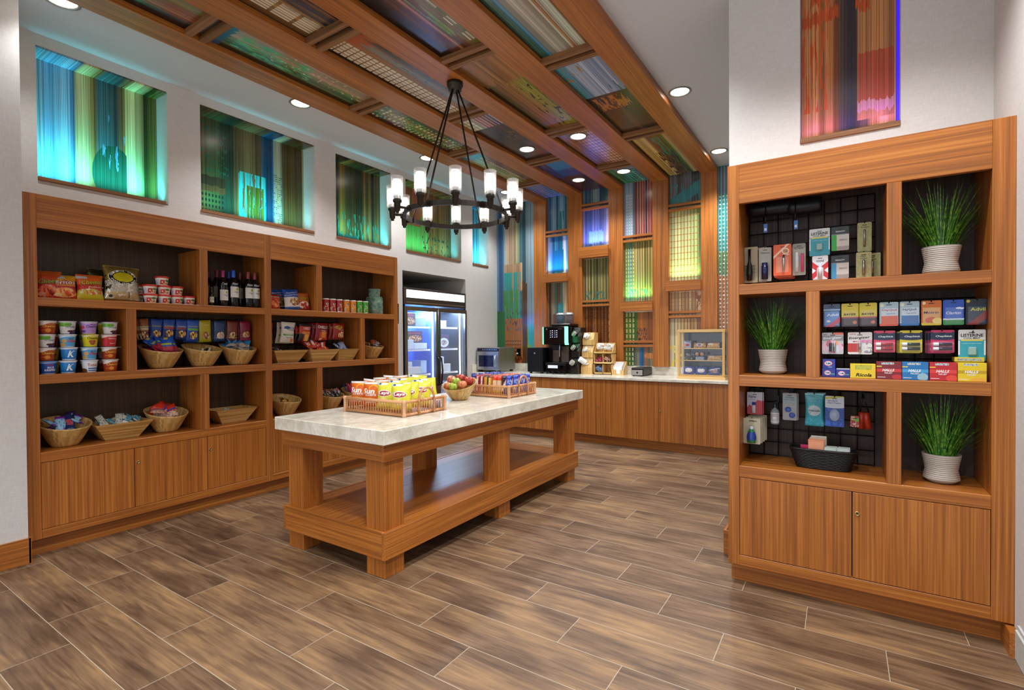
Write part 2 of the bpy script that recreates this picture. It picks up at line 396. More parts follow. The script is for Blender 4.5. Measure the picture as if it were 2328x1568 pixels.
# ceiling beams, pillars
BX=[(.36,.585),(.965,1.2),(1.63,1.845),(2.272,2.49),(2.915,3.12)]; BZ=3.585
for i,(a,b) in enumerate(BX):
    struct(box('ceiling_beam',WY,(a,b,-4.4,5.9,BZ,CH),bev=.003))
    struct(box('pillar',WZ,(a,b,5.9,5.985,1.03,CH),bev=.003))
BAY=[(BX[i][1],BX[i+1][0]) for i in range(4)]
n=[1]
def rail(a,b,y0,y1,z0,z1,m):
    n[0]+=1; struct(box('trim_%d'%n[0],m,(a,b,y0,y1,z0,z1),bev=.002))
RY=[[.70,2.125,3.555,4.99],[1.232,2.775,4.313],[1.975,3.637,4.97],[2.425,4.18]]
for (a,b),ys in zip(BAY,RY):
    for y in ys:
        rail(a,b,y,y+.045,BZ+.004,CH-.02,RAILW); rail(a,b,y+.095,y+.145,BZ+.004,CH-.02,RAILW)
RZ=[[3.014],[3.343,1.904],[2.794,1.3],[3.145,1.697]]
for (a,b),zs in zip(BAY,RZ):
    for z in zs:
        rail(a,b,5.905,5.965,z,z+.032,WX); rail(a,b,5.905,5.965,z+.062,z+.094,WX)
LED_=[(2.3,2.43),(2.62,2.78),(1.808,1.945),(2.057,2.195)]
for (a,b),(z0,z1) in zip(BAY,LED_):
    n[0]+=1; struct(MB().box(a-.02,b+.012,5.838,5.872,z0,z1,bev=.002).box(a,b,5.872,5.965,z0,z0+.03).build('trim_%d'%n[0],WX,None,None))
# niche sills
for i,h in enumerate(NL):
    n[0]+=1; struct(MB().box(-.412,-.385,h[0],h[1]-.022,h[2],h[2]+.028,bev=.002).box(-.6,-.412,h[0]+.002,h[1]-.002,h[2]+.001,h[2]+.012).build('trim_%d'%n[0],RAILY,None,None))
n[0]+=1; struct(MB().box(4.259,4.743,2.478,2.5,2.598,2.628,bev=.002).build('trim_%d'%n[0],RAILW,None,None))
# ---------------------------------------------------------------- art panels
CY=['#9fd0dc','#5f9fc0','#86b6d2','#3f7ea6','#bcd3d8']; TAN=['#8a6a3c','#a98550','#5d5a40','#c49a5e']; TEAL='#2fa4a0'
def dots(u0,v0,u1,v1,nu,nv,h,fu=.5,fv=.45,msk=None):
    q=('g',u0,v0,u1,v1,nu,nv,fu,fv,h); return q+((msk,) if msk else ())
def wallart(name,label,a,b,z0,z1,m,y=5.972):
    tag(box(name,m,(a,b,y,5.984,z0,z1),uv='xz'),label,'wall art','printed city art panels')
P=lambda nm,base,sh=(),seed=0,fine=0,**k: pic('print_'+nm,base,sh,.22,0,seed,fine,**k)
# left wall niches: back and soffit one bent panel
def niche(i,label,m):
    y0,y1,z0,z1=NL[i]; mb=MB(); e=.012
    mb.box(-.611,-.599,y0+.003,y1-.004,z0+.013,z1-.002); mb.box(-.599,-.402,y0+.003,y1-.004,z1-.013,z1-.002)
    tag(mb.build('art_panel',m,None,'yz',(y0,z0,y1,z1)),label,'wall art','printed art in the wall niches')
niche(0,'tall blue striped art panel in the niche nearest the corner pier',P('n1',(['#6fa3b8','#9bbccb','#6d9dc0','#8fb3cf','#2a5f86','#b8a070','#8a6a3a','#4a5a5c','#8a6e40','#4a5a58','#b0a868','#56702e','#2e3f1c','#8a8a3a'],31,.2),
  [('s',.5,.30,.72,1.0,['#34525c','#8a6a3c','#3c5c60','#7a6238','#44605c'],14),('e',.62,.22,.17,.24,'#1a4a3a',.05),('n',.40,.25,.72,.75,'#5d8fb0',30,4,.64),('s',.73,0,.88,1,['#a8a068','#6f8068','#c4bc84','#868250'],14)],3,90,gain=1.1))
niche(1,'olive and teal art panel with rows of dark windows in the second niche',P('n2',(['#3f3820','#543f22','#3c4226','#1c3024','#685838','#7a6240','#604a30','#1b4a6a','#a89a80','#543820','#3a422a','#987850'],26,.2),
  [('n',.38,.05,.62,.55,'#3aa7a8',34,2.4,.44),('n',.45,.0,.60,.42,'#4c5a20',34,2.4,.46),dots(0,.05,.26,.26,10,4,'#182018',.5,.5),('r',0,.27,.27,.33,'#54361f',.06),('r',0,.33,.27,.42,'#32281a',.05),('n',0,.45,.3,.95,'#24523f',34,22,.58),dots(.66,.05,.78,.62,7,26,'#20303a',.5,.5,30),('s',.8,0,.98,1,['#987e58','#a89880','#684a26'],6)],5,80,gain=1.1))
niche(2,'brown and orange striped art panel in the third niche',P('n3',(['#4a2e18','#241c14','#7c4e22','#443018','#282416','#6c4622','#22201a','#56401e'],28,.2),
  [('n',0,0,1,.4,'#26503f',34,6,.56),('n',.2,.1,1,.9,'#b08a50',70,26,.74),('r',.2,.0,.55,.12,'#1a3a36',.2)],7,80,gain=1.3))
niche(3,'orange to green striped art panel in the fourth niche behind the chandelier',P('n4',(['#30382c','#62622e','#7a5824','#94492a','#88421f','#6c3f1e','#80522e','#604220'],28,.16),
  [('n',.0,.0,.55,.6,'#566a2e',34,2,.42),('n',.08,.45,.42,.98,'#963e20',34,2,.42),('n',.45,.05,.95,.4,'#1c3022',30,14,.58),('n',.4,.2,1,.7,'#b09878',60,14,.74)],9,90,gain=1.3))
niche(4,'narrow blue striped art panel in the niche next to the back wall',P('n5',(['#3f5c80','#6d97bd','#28507c','#5f9ab0','#3b7a98'],18,.2),[('r',0,0,.4,.4,'#22564a',.1)],11,60,gain=1.3))
mb=MB().box(4.262,4.73,2.572,2.588,2.6,3.62)
tag(mb.build('art_panel',P('n6',(['#b9793e','#c48a4c','#8a5a2c','#b97a40','#7c4a26','#45342c','#5a4530','#a8703c','#c99258','#b98048'],28,.14),
  [('s',.62,.1,1,1,['#c08a50','#d09a60','#b07a44'],10),('r',.63,.19,1.0,.48,'#a8502f',.03),('r',.62,.14,1,.2,'#c08a78',.1),('n',0,.2,.32,1,'#c2551f',12,3.6,.54),('r',0,.72,.75,.79,'#b5501e',.16),('r',.1,.84,.9,.9,'#b5501e',.2),('s',.42,0,.6,1,['#3a2f2c','#54402c','#2f2a2e','#6a5236'],7),('n',.5,.78,.75,1,'#2e2a2c',9,6,.5)],13,60,gain=1.2),None,'xz',(4.262,2.6,4.722,3.62)),
  'tall orange and brown art panel in the violet lit niche over the right cabinet','wall art','printed art in the wall niches')
tag(box('led_profile',emit('violet_led','#3a1cff',.4),(4.732,4.744,2.56,2.588,2.602,3.618)),'thin violet light strip beside the art in the right niche','light strip')
# back wall
wallart('art_panel','wide art panel left of the first wood pilaster, blue top and orange bottom',-.398,.36,1.03,CH,P('w0',(['#6f98b8','#3f6c98','#8fb0c0','#c9a98a','#b0947a','#c8a684','#8f9a72','#44646c','#2f5564','#93a3a6','#7f98a8','#a9b6b4'],30,.16),
  [('s',.2,.45,.66,.62,['#b79068','#c49c74','#a88460'],9,.05),('n',.19,.12,.62,.57,'#2f9a98',46,2.2,.40),('n',.17,.24,.55,.46,'#4f8a3a',40,3,.47),('r',.0,.0,.2,.33,'#2f6f40',.02),('n',.2,.0,.68,.28,'#a8683a',46,1.6,.36),('n',.2,.18,.66,.5,'#3f8f84',20,40,.6),('n',.2,.2,.66,.34,'#5b4a54',12,30,.58),('s',.66,0,.78,.5,['#4a6a3a','#7a5a34','#3f6a58'],5,.1),dots(.2,.06,.62,.15,10,4,'#3a2218',.45,.35),('r',.78,0,1,.23,'#7f9a3a',.06),('r',.8,.11,1,.26,'#2fa39f',.1),('r',.22,0,.7,.035,'#7a3c1a',.1)],21,110))
def bayart(i,segs):
    a,b=BAY[i]
    for (z0,z1,lab,m) in segs: wallart('art_panel',lab,a,b,z0,z1,m)
BL=['#5f86a8','#3a6690','#7fa6bd','#2f5c80','#6aa0a8','#88b0c4','#3f7a88','#a8bf9a']
bayart(0,[(3.03,CH,'blue striped art panel at the top of the first bay',P('w1',(BL,26,.2),[('n',.5,0,.8,.6,'#2f8a94',6,1.5,.52)],22,90)),
 (2.44,3.03,'blue lit art panel above the first ledge over the coffee machine',P('w2',(['#dfe8ee','#6d93b4','#2f5f80','#4f98b0','#256078','#2d7486','#e4e8e4','#5f90b0','#a9b89a'],22,.16),[('r',.25,.05,.72,.62,'#1f6a80',.14)],23,80)),
 (1.03,2.3,'cream and teal art panel behind the coffee machine',P('w3',(['#e0c4a4','#5a3a2a','#8a7a54','#4a7a74','#6a5434','#7a5c3a','#3f8a86','#e2c496','#c9a070','#5a4028'],24,.16),[('r',.2,.3,.45,.62,'#6a4a34',.1),('r',.45,.5,.7,.75,'#2f9090',.14)],24,70))])
bayart(1,[(3.36,CH,'dark blue striped art panel at the top of the second bay',P('w4',(['#8fb4c8','#3f6f94','#64838c','#9fb4b4','#2f5570','#4a6a74','#7fa0b0'],26,.22),(),25,90)),
 (2.79,3.36,'lavender lit art panel above the second ledge',P('w5',(['#8f9cc4','#4f6698','#8390bc','#6a78a4','#5f709c','#949cbc','#6f80ac'],24,.16),[('r',.2,.1,.75,.42,'#6fa0d8',.18),('g',.86,0,1,1,2,24,.5,.6,'#e9ecf4')],26,70)),
 (1.94,2.62,'olive striped art panel under the second ledge',P('w6',(['#9a8f58','#b3a468','#7f7a48','#c0b070','#8f8550','#6f8a58'],20,.1),[('g',0,0,1,1,9,1,.26,1,'#34301f'),('n',0,0,.8,.3,'#2f7a74',30,7,.55),('g',.92,.0,1,1,1,12,.6,.7,'#e6dca0')],27,40)),
 (1.03,1.9,'orange brown art panel with rows of dark dots behind the lid holder',P('w7',(['#a9652e','#7a4420','#b8743a','#8a4f26','#b06a34'],16,.12),[('g',0,0,.92,1,8,1,.2,1,'#3a2012'),('g',.0,0,.9,1,12,34,.45,.4,'#2a2426',24),('g',.9,0,1,1,1,9,.45,.7,'#efe2a8')],28,40))])
bayart(2,[(2.82,CH,'pale blue and red striped art panel at the top of the third bay',P('w8',(['#a9c0d8','#9ab8d4','#b4c4d4','#6a7a8a','#8a4034','#b84a30','#a8402c','#5a2434','#b85034','#8a6050'],24,.14),[('g',.04,0,.3,.8,3,16,.4,.68,'#dfe9ef'),('g',.42,0,1,1,7,1,.2,1,'#b9c4c4')],29,40)),
 (1.955,2.82,'green lit tan striped art panel above the third ledge',P('w9',(['#6f8a58','#8fa070','#5f8aa0','#b09a60','#c4a468','#9a8a50','#c0a060','#a89858'],20,.12),[('g',.4,0,1,1,7,1,.26,1,'#34482f'),('g',.02,0,.34,.9,4,14,.4,.6,'#d8e0a0'),('n',.3,0,1,.25,'#c8803f',30,9,.56),('n',.0,0,.9,.2,'#3fa07a',30,9,.56)],30,40)),
 (1.34,1.8,'orange art panel with green window dashes under the third ledge',P('w10',(['#6f8a3a','#5a8a34','#4f7a34','#b8703c','#c0783f','#a8643a','#c4824a'],16,.12),[('g',.0,0,.36,1,3,6,.45,.72,'#e4dc96'),('n',.4,.05,.75,.5,'#4a3a44',30,10,.52),('n',.4,0,1,1,'#4a2c20',30,30,.66)],31,30)),
 (1.03,1.3,'teal and orange art panel behind the napkin holders',P('w11',(['#7a9a4a','#5f8a4a','#3f8a78','#8a8a7a','#1f6a9a','#b8784a','#8a8a74','#c08a54'],16,.14),[('e',.85,.55,.2,.14,'#e09050',.1),('g',0,0,.32,1,3,4,.35,.66,'#ece0a0')],32,30))])
bayart(3,[(3.2,CH,'slate blue art panel at the top of the fourth bay',P('w12',(['#6a6f74','#8a9298','#5f5a58','#7a7a80','#4a4f54','#8a8078'],26,.16),[('b',-.1,.5,.36,'#3f8f98'),('n',0,0,1,.7,'#3aa0a8',6,1.2,.55)],33,70)),
 (2.205,3.2,'pale yellow window grid art panel above the fourth ledge',P('w13',(['#c4bd86','#cfc890','#bfb87e','#c8c08a','#b4b878','#94a864','#7a9460'],14,.05),[('g',0,0,.92,1,9,1,.24,1,'#6f7f58'),('g',0,0,1,1,1,12,1,.12,'#c08a50'),('g',.0,0,.9,1,9,12,.3,.12,'#5a5434')],34,0)),
 (1.73,2.055,'cream striped art panel under the fourth ledge',P('w14',(['#d8b078','#e4c490','#cfa468','#ecd0a0','#b07a44'],12,.06),[('g',0,0,.85,1,8,1,.2,1,'#6a3a1e'),('n',.78,0,1,1,'#a8602c',6,2,.5),('g',0,0,.85,1,1,6,1,.1,'#b47848')],35,0)),
 (1.03,1.69,'warm striped art panel behind the pastry case',P('w15',(['#c9c0a0','#e0c890','#d8b070','#b88a4a','#c8a060','#9a5a2a'],12,.08),[('g',.1,0,.9,1,8,1,.2,1,'#5a3218'),('n',0,0,.5,.5,'#e8d050',9,6,.58)],36,0))])
wallart('art_panel','far right back wall art panel, teal over orange with white dots',3.12,3.66,1.03,CH,P('w16',(['#4fa09c','#6ab0a8','#3f8a8a','#7ab0a0','#5a9a94'],20,.12),[('r',0,.86,1,1,'#7a92a8',.08),('r',0,0,1,.5,'#b8703a',.06),('r',0,.46,1,.58,'#6a8a5a',.06),('g',0,0,1,1,14,1,.3,1,'#3a5a54'),('g',0,0,1,.86,12,44,.5,.36,'#f4f0dc',60)],37,0))
# ceiling panels between the beams
def ceilart(i,y0,y1,lab,m):
    a,b=BAY[i]; tag(MB().box(a,b,y0,y1,3.628,3.64).build('art_panel',m,None,'xy'),lab,'ceiling art','printed city art in the ceiling bays')
G=lambda u0,u1,nu,nv,h,fu=.62,fv=.8,msk=None:dots(u0,0,u1,1,nu,nv,h,fu,fv,msk)
DK='#1a1510'
ceilart(0,-4.3,.70,'dark blue to orange ceiling art panel in the left bay nearest the camera',P('c1',(['#0f1116','#1c1c20','#7a3f22','#b0623a','#8a4a2a','#8a7a3a','#5f8a4a','#3f7a5a'],22,.16),[('n',0,0,.7,1,'#f2e6c0',60,60,.76),('n',.6,0,1,1,'#2f4f4a',4,10,.6)],41,60))
ceilart(0,.845,2.125,'green and pink ceiling art panel in the left bay',P('c2',([DK,'#2f3a14','#55682a','#8a8a4a','#b89070','#a88a70','#7fa06a','#b8b48a'],24,.18),[('n',.2,.1,.75,.6,'#5fae62',6,9,.52),('n',.3,.3,.8,1,'#d8c0a0',5,30,.62),('r',0,0,1,.06,'#2f5a8a',.05)],42,70))
ceilart(0,2.27,3.555,'brown ceiling art panel with cream and green dashes in the left bay',P('c3',([DK,'#4a2f1a','#7a5a30','#8a6a3a','#5a3a24','#6a4428','#4a2f20'],20,.14),[G(.1,.7,5,22,'#d8d2a0',.66,.5,7),G(.15,.75,5,26,'#6fa860',.5,.5,5),('n',.62,.1,1,.75,'#22344a',4,7,.55)],43,50))
ceilart(0,3.7,4.99,'green and cream grid ceiling art panel in the left bay',P('c4',(['#6a7a3a','#b8a86a','#8a9a4a','#9a7a4a','#6a4228','#8a5a34','#5a3a24'],20,.14),[G(.02,.62,6,26,'#d8d8a4',.6,.5,6),('r',0,0,.7,.16,'#4a8a9a',.2)],44,50))
ceilart(0,5.135,5.9,'blue and white grid ceiling art panel at the back of the left bay',P('c5',(['#2a4a9a','#4a6ab8','#2f5aa0','#5a7ac0'],14,.14),[G(0,1,9,16,'#c4d4ee',.6,.5)],45,40))
ceilart(1,-4.3,1.232,'tan window grid ceiling art panel with navy blots in the second bay nearest the camera',P('c6',([DK,'#7a5a34','#8a6434','#a0763a','#7a5a2c','#4a4a4a','#a06a2a','#8a5a24'],20,.14),[G(.14,.5,6,34,'#d8ccae',.75,.84),('n',.5,.0,1,1,'#24304c',4,5,.53),('n',.45,0,.8,1,'#2c3a5a',9,18,.6)],46,50))
ceilart(1,1.377,2.775,'brown ceiling art panel with a cream window grid in the second bay',P('c7',([DK,'#6a4a30','#7a5232','#9a6a3c','#a0704a','#7a7a70','#9a8a74','#8a6244'],22,.12),[('s',.72,0,1,1,['#a08a74','#6a5a4c','#b0947a','#5f564a'],12),G(.06,.48,5,22,'#dcd0b4',.75,.82),('n',.5,.3,.8,.95,'#4a6a6a',7,18,.6),('r',.5,.0,1,.12,'#b0542a',.3)],47,50))
ceilart(1,2.92,3.25,'cream, red and violet striped ceiling art panel in the second bay',P('c8',(['#a8b088','#c4bca0','#b0a890','#a04438','#8a2f38','#6a4a6a','#5a4a74'],18,.12),[('g',.35,0,1,1,7,1,.22,1,'#c4ccd0'),G(0,.3,3,5,'#e4e0c0',.6,.7)],48,30))
ceilart(1,3.25,4.313,'dark maroon ceiling art panel around a downlight in the second bay',P('c9',(['#2a1612','#3a201a','#452620','#3a2030','#5a3428','#4a2a24'],20,.12),[('n',0,0,1,1,'#f0e0c0',50,40,.8),('n',.5,0,1,.4,'#7a4a34',12,12,.58)],49,50))
ceilart(1,4.46,5.9,'violet to blue ceiling art panel at the back of the second bay',P('c10',(['#4a2a24','#5a3430','#4a3440','#6a4038'],16,.12),[('r',0,0,1,.48,'#2f4f9a',.2),('r',.3,.0,1,.28,'#3f86c0',.2),dots(.3,.6,.95,.95,9,8,'#2a1818',.5,.45),('n',0,.0,.3,1,'#3a2a5a',8,5,.5)],50,50))
ceilart(2,-4.3,1.975,'black to brown ceiling art panel with a pink streak in the third bay',P('c11',(['#0d0d0d','#161210','#4a2a18','#6a3a24','#c07a54','#6a3f28','#7a6a3a','#6a7a34','#5a4a30'],24,.12),[G(.55,.9,5,30,'#dcd0b4',.5,.5,4),('n',.1,0,.5,1,'#e8dcb8',60,30,.77),('n',.5,0,1,1,'#7a9a3a',5,9,.6)],51,50))
ceilart(2,2.12,3.637,'amber ceiling art panel with cream dots in the third bay',P('c12',(['#0d0c08','#5a4a1a','#8a5a34','#a06a3a','#b08a40','#a0963a','#8a8a34','#7a5a3a'],22,.12),[('n',.3,.1,1,1,'#f0e4b8',50,26,.72),('n',.45,.35,1,1,'#3a3a22',6,14,.6),('s',0,0,1,.3,['#7a5228','#a8723a','#8a5a30','#b88048'],14,.2)],52,50))
ceilart(2,3.78,4.97,'peach window grid ceiling art panel in the third bay',P('c13',(['#2a1a10','#8a5a38','#b8805a','#d0a080','#d8aa88','#c89a70'],16,.08),[('g',.12,0,1,1,10,1,.2,1,'#3a2a1c'),('g',.3,0,1,1,1,13,1,.14,'#4a3422')],53,0))
ceilart(2,5.115,5.9,'teal and green grid ceiling art panel at the back of the third bay',P('c14',(['#1f4a2a','#2f8a5a','#3f9a8a','#5ab0a8','#4a8a9a'],16,.12),[('g',.2,0,1,1,9,1,.2,1,'#1f3a3a'),('g',.2,0,1,1,1,9,1,.16,'#2a4a4a'),('r',.3,.0,.9,.3,'#6a7a9a',.2)],54,0))
ceilart(3,-4.3,2.425,'teal, blue and orange striped ceiling art panel in the right bay nearest the camera',P('c15',(['#16332c','#2f6a5a','#3a9ad0','#8a8a80','#b4aca0','#c0b8ac','#a89c8c','#c0ae98','#b07040','#c0c4b4','#8a5a2a','#7a8a2a'],26,.1),[('g',.62,0,1,1,5,1,.24,1,'#cdd2c4'),('n',0,0,.25,1,'#c8a24a',20,40,.7),('r',.25,.0,1,.1,'#3f6f9a',.2)],55,40))
ceilart(3,2.57,3.25,'pale blue striped ceiling art panel in the right bay',P('c16',(['#1f6a70','#4a9ab0','#5f9ac0','#b4c4e0','#8fa4d0','#c0cce6','#9ab0d8','#b8c6e4','#7f9ac8','#c4d0e0'],22,.1),[('n',.0,.1,.45,.5,'#b0803a',6,6,.6),('n',.65,.55,1,1,'#2f7a70',5,2.5,.58)],56,50))
ceilart(3,3.25,4.18,'dark brown ceiling art panel with amber blots in the right bay',P('c17',(['#14100c','#4a2f1c','#3a241a','#5a3a30','#25322e','#3a2a22','#6a4430'],22,.12),[('n',.1,.05,.8,.35,'#b8702a',7,6,.5),('n',0,0,1,.6,'#f2e2b4',44,40,.77)],57,50))
ceilart(3,4.325,5.9,'yellow and green striped ceiling art panel at the back of the right bay',P('c18',(['#2a2414','#c8aa5a','#b89a54','#d8c07a','#7a5a34','#6a4a2a','#5a6a30','#4a7a2a','#c4a878','#e0cc9a'],22,.1),[('n',.3,.4,.75,1,'#4a3020',14,10,.5),('n',.45,.1,.7,.5,'#2f8a7a',6,3,.52)],58,40))
# ---------------------------------------------------------------- downlights
LENS=emit('downlight_lens','#fff6e6',9)
TRIM=M('#8f8c88',.4,.3)
DL=["left soffit nearest the camera","left soffit above the second niche","left soffit beside the chandelier rods","left soffit nearest the back wall","second ceiling bay, nearer the camera","third ceiling bay on the peach grid panel","third ceiling bay next to the back wall","second ceiling bay next to the back wall","plain right ceiling, nearer the camera","plain right ceiling next to the back wall"]
d0=None
for p,l in zip(DOWN[:10],DL):
    lab='round glowing downlight in the '+l
    if d0 is None:
        d0=thing('recessed_downlight',lab,'light',p,0,'ceiling downlights')
        MB().lathe([(.098,0),(.1,-.006),(.088,-.01),(.078,-.004),(.078,0)],32,cap=False).build('trim_ring',TRIM,d0,None)
        MB().lathe([(.0,-.003),(.078,-.003)],32,cap=False).build('lens',LENS,d0,None)
    else: dup(d0,p,label=lab)
# ---------------------------------------------------------------- display cabinets
SZ=[.118,.177,.627,.691,1.149,1.211,1.671,1.729,2.19,2.413]
def lock(parent,x,z,y=-.001):
    return MB().lathe([(.0125,0),(.0125,.003),(.011,.0045),(.0065,.0045),(.006,.003),(0,.003)],20,0,xf=Matrix.Translation((x,y,z))@Matrix.Rotation(R(90),4,'X')).box(x-.001,x+.001,y-.0052,y-.003,z-.004,z+.004,1).build('lock',[BRASS,BLACK],parent,None)
def cabinet(label,loc,rz,x0,x1,sl,sr,parts,doors,locks,depth,back,tk0=.02,tk1=.02):
    """front plane local y=0, shelves run along local x; sl/sr are stile widths"""
    t=thing('display_cabinet',label,'cabinet',loc,rz,'built in display cabinets')
    lw=WX if rz==0 else WX
    a,b=x0+sl,x1-sr; B=.0018
    box('side_panel',WZ,(x0,a,0,depth,SZ[0],SZ[9]),t,B); box('side_panel',WZ,(b,x1,0,depth,SZ[0],SZ[9]),t,B)
    box('header',WX,(a,b,0,.03,SZ[8],SZ[9]),t,B); box('top_board',WX,(a,b,.03,depth,SZ[9]-.03,SZ[9]),t)
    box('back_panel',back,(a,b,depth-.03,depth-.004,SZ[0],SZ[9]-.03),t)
    for i in (3,5,7): box('shelf',WX,(a,b,0,depth-.03,SZ[i-1],SZ[i]),t,B)
    for i,(p,q) in enumerate(parts): box('divider',WZ,(p,q,0 if i else .0,depth-.03,*((SZ[7],SZ[8]+(.0)),(SZ[5],SZ[6]),(SZ[3],SZ[4]))[i]),t,B)
    box('bottom_rail',WX,(a,b,0,depth-.03,SZ[0],SZ[1]),t,B)
    box('toe_kick',WX,(x0+tk0,x1-tk1,.075,.1,0,SZ[0]),t)
    e=[a,*doors,b]
    for i in range(len(e)-1):
        d=box('door',WZ,(e[i]+.0022,e[i+1]-.0022,.001,.022,SZ[1]+.003,SZ[2]-.003),t,B)
        if i in locks: lock(d,e[i]+.022,.516)
    box('door_backing',BLACKM,(a,b,.03,.034,SZ[1],SZ[2]),t)
    return t
L90=R(90)
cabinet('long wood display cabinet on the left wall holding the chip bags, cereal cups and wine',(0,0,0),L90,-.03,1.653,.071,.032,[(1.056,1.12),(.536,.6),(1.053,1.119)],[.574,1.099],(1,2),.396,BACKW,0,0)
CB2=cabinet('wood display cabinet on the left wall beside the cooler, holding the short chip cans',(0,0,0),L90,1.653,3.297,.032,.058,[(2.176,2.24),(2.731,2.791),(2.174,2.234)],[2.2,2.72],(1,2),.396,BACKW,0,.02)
MB().tube([(3.297,.05,1.625),(3.35,.05,1.625),(3.35,.05,1.865),(3.297,.05,1.865)],.008,8).build('pull_handle',BLACK,CB2,None)
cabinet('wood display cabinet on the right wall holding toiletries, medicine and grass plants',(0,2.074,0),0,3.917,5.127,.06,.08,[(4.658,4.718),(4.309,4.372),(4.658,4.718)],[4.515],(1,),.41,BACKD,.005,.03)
# wire grids with peg hooks
def grid(label,loc,rz,xs,zs,hooks,y=0):
    t=thing('wire_grid_panel',label,'wire grid',loc,rz,'wire display grids')
    mb=MB()
    for x in xs: mb.tube([(x,y,zs[0]),(x,y,zs[-1])],.0035,6)
    for z in zs: mb.tube([(xs[0],y-.004,z),(xs[-1],y-.004,z)],.0035,6)
    mb.build('wire_mesh',WIRE,t,None)
    for (x,z,l) in hooks:
        MB().tube([(x,y,z),(x,y-l,z+.004),(x,y-l-.008,z+.014)],.0025,6).box(x-.012,x+.012,y-.01,y-.004,z-.012,z+.03).build('peg_hook',WIRE,t,None)
    return t
fr=lambda a,b,s:[a+s*i for i in range(int(round((b-a)/s))+1)]
# left cabinets: local x = world y, local y = -world x
NUTS=[.728,.801,.893,.989,1.077,1.188,1.308,1.419,1.543]
grid('black wire grid behind the hanging nut packets in the left cabinet',(0,0,0),L90,fr(.678,1.558,.08),fr(1.225,1.625,.08),[(y,1.605,.15) for y in NUTS],.35)
grid('black wire grid behind the hanging cracker bags in the cabinet beside the cooler',(0,0,0),L90,fr(1.76,2.64,.08),fr(1.225,1.625,.08),[(y,1.6,.2) for y in (1.889,2.12,2.31,2.528)],.35)
HT=[(4.005,1.965,.13),(4.088,1.952,.13),(4.181,1.957,.15),(4.264,1.958,.13),(4.365,2.03,.13),(4.463,2.032,.13),(4.575,2.048,.09),(4.369,1.87,.16),(4.462,1.872,.13),(4.571,1.88,.11)]
grid('black wire grid in the upper left bay of the right cabinet',(0,2.42,0),0,fr(3.985,4.625,.08),fr(1.745,2.225,.08),HT)
MID=[4.424,4.508,4.589,4.679,4.765,4.853,4.939,5.027]
KX=lambda x:4.469+(x-4.469)*.97
KZ=lambda z:1.427+(z-1.427)*.97
M2=[(4.428,1.44),(4.552,1.438),(4.661,1.446),(4.770,1.444),(4.896,1.449),(5.013,1.437)]
grid('black wire grid behind the medicine packs in the right cabinet',(0,2.42,0),0,fr(4.402,5.042,.08),fr(1.225,1.625,.08),[(KX(x),KZ(1.598),.26) for x in MID]+[(KX(x),KZ(z),.25) for x,z in M2])
LO=[(4.03,1.085,.13),(4.138,1.04,.11),(4.216,1.09,.13),(4.34,1.10,.16),(4.437,1.087,.16),(4.564,1.112,.12),(4.023,.938,.19)]
grid('black wire grid in the lower left bay of the right cabinet',(0,2.42,0),0,fr(3.985,4.625,.08),fr(.702,1.112,.082),LO)
# ---------------------------------------------------------------- island table
t=thing('island_table','long island table with a pale stone top in the middle of the floor','table',(1.717,2.3125,0))
ox,oy=1.717,2.3125; bx=lambda nm,m,x0,x1,y0,y1,z0,z1,b=.002:box(nm,m,(x0-ox,x1-ox,y0-oy,y1-oy,z0,z1),t,b)
bx('stone_top',MARBLE,1.177,2.257,.97,3.658,.815,.902,.004)
for x0,x1 in ((1.214,1.236),(2.195,2.217)): bx('apron',WY,x0,x1,1.005,3.62,.707,.815)
for y0,y1 in ((1.005,1.027),(3.598,3.62)): bx('apron',WX,1.236,2.195,y0,y1,.707,.815)
for x0,x1 in ((1.214,1.240),(2.191,2.217)): bx('shelf_frame',WY,x0,x1,1.005,3.62,.123,.286)
for y0,y1 in ((1.005,1.031),(3.594,3.62)): bx('shelf_frame',WX,1.240,2.191,y0,y1,.123,.286)
bx('lower_shelf',WY,1.240,2.191,1.031,3.594,.235,.283,0)
for x0,x1 in ((1.241,1.402),(2.03,2.19)):
    for y0,y1 in ((1.032,1.19),(2.239,2.391),(3.436,3.593)): bx('leg',WZ,x0,x1,y0,y1,0,.707)
# ---------------------------------------------------------------- back counter
CU=[(-.395,.43,None,'counter base cabinet unit under the microwave, next to the cooler'),(.43,1.273,.852,'counter base cabinet unit under the coffee machine'),(1.273,2.116,1.694,'counter base cabinet unit below the lid holder, its lock at the island corner'),(2.116,2.958,2.538,'counter base cabinet unit below the black napkin box'),(2.958,3.80,3.38,'counter base cabinet unit below the pastry case')]
for a,b,sp,lab in CU:
    t=thing('base_cabinet',lab,'cabinet',((a+b)/2,5.275,0),0,'counter base cabinets'); cx=(a+b)/2
    box('carcass',WZ,(a-cx,b-cx,.024,.66,.12,.878),t); box('toe_kick',WX,(a-cx,b-cx,.07,.09,0,.12),t)
    for p,q in (((a,sp),(sp,b)) if sp else ((a,b),)):
        d=box('door',WZ,(p-cx+.0015,q-cx-.0015,0,.02,.124,.872),t,.0015)
        if p==sp and sp in (1.694,2.538): lock(d,p-cx+.024,.505)
tag(MB().box(-.399,3.80,5.245,5.98,.88,.914,bev=.003).build('countertop',MARBLE,None,None),'long pale stone countertop along the back wall','countertop')
tag(MB().box(-.399,-.379,5.25,5.955,.914,1.03,bev=.002).build('side_splash',MARBLE,None,None),'short stone splash against the left wall beside the microwave','backsplash')
tag(MB().box(-.399,3.80,5.957,5.97,.914,1.03,bev=.002).box(-.399,3.8,5.97,5.984,.914,1.029).build('backsplash',MARBLE,None,None),'low stone backsplash running along the back wall behind the appliances','backsplash')
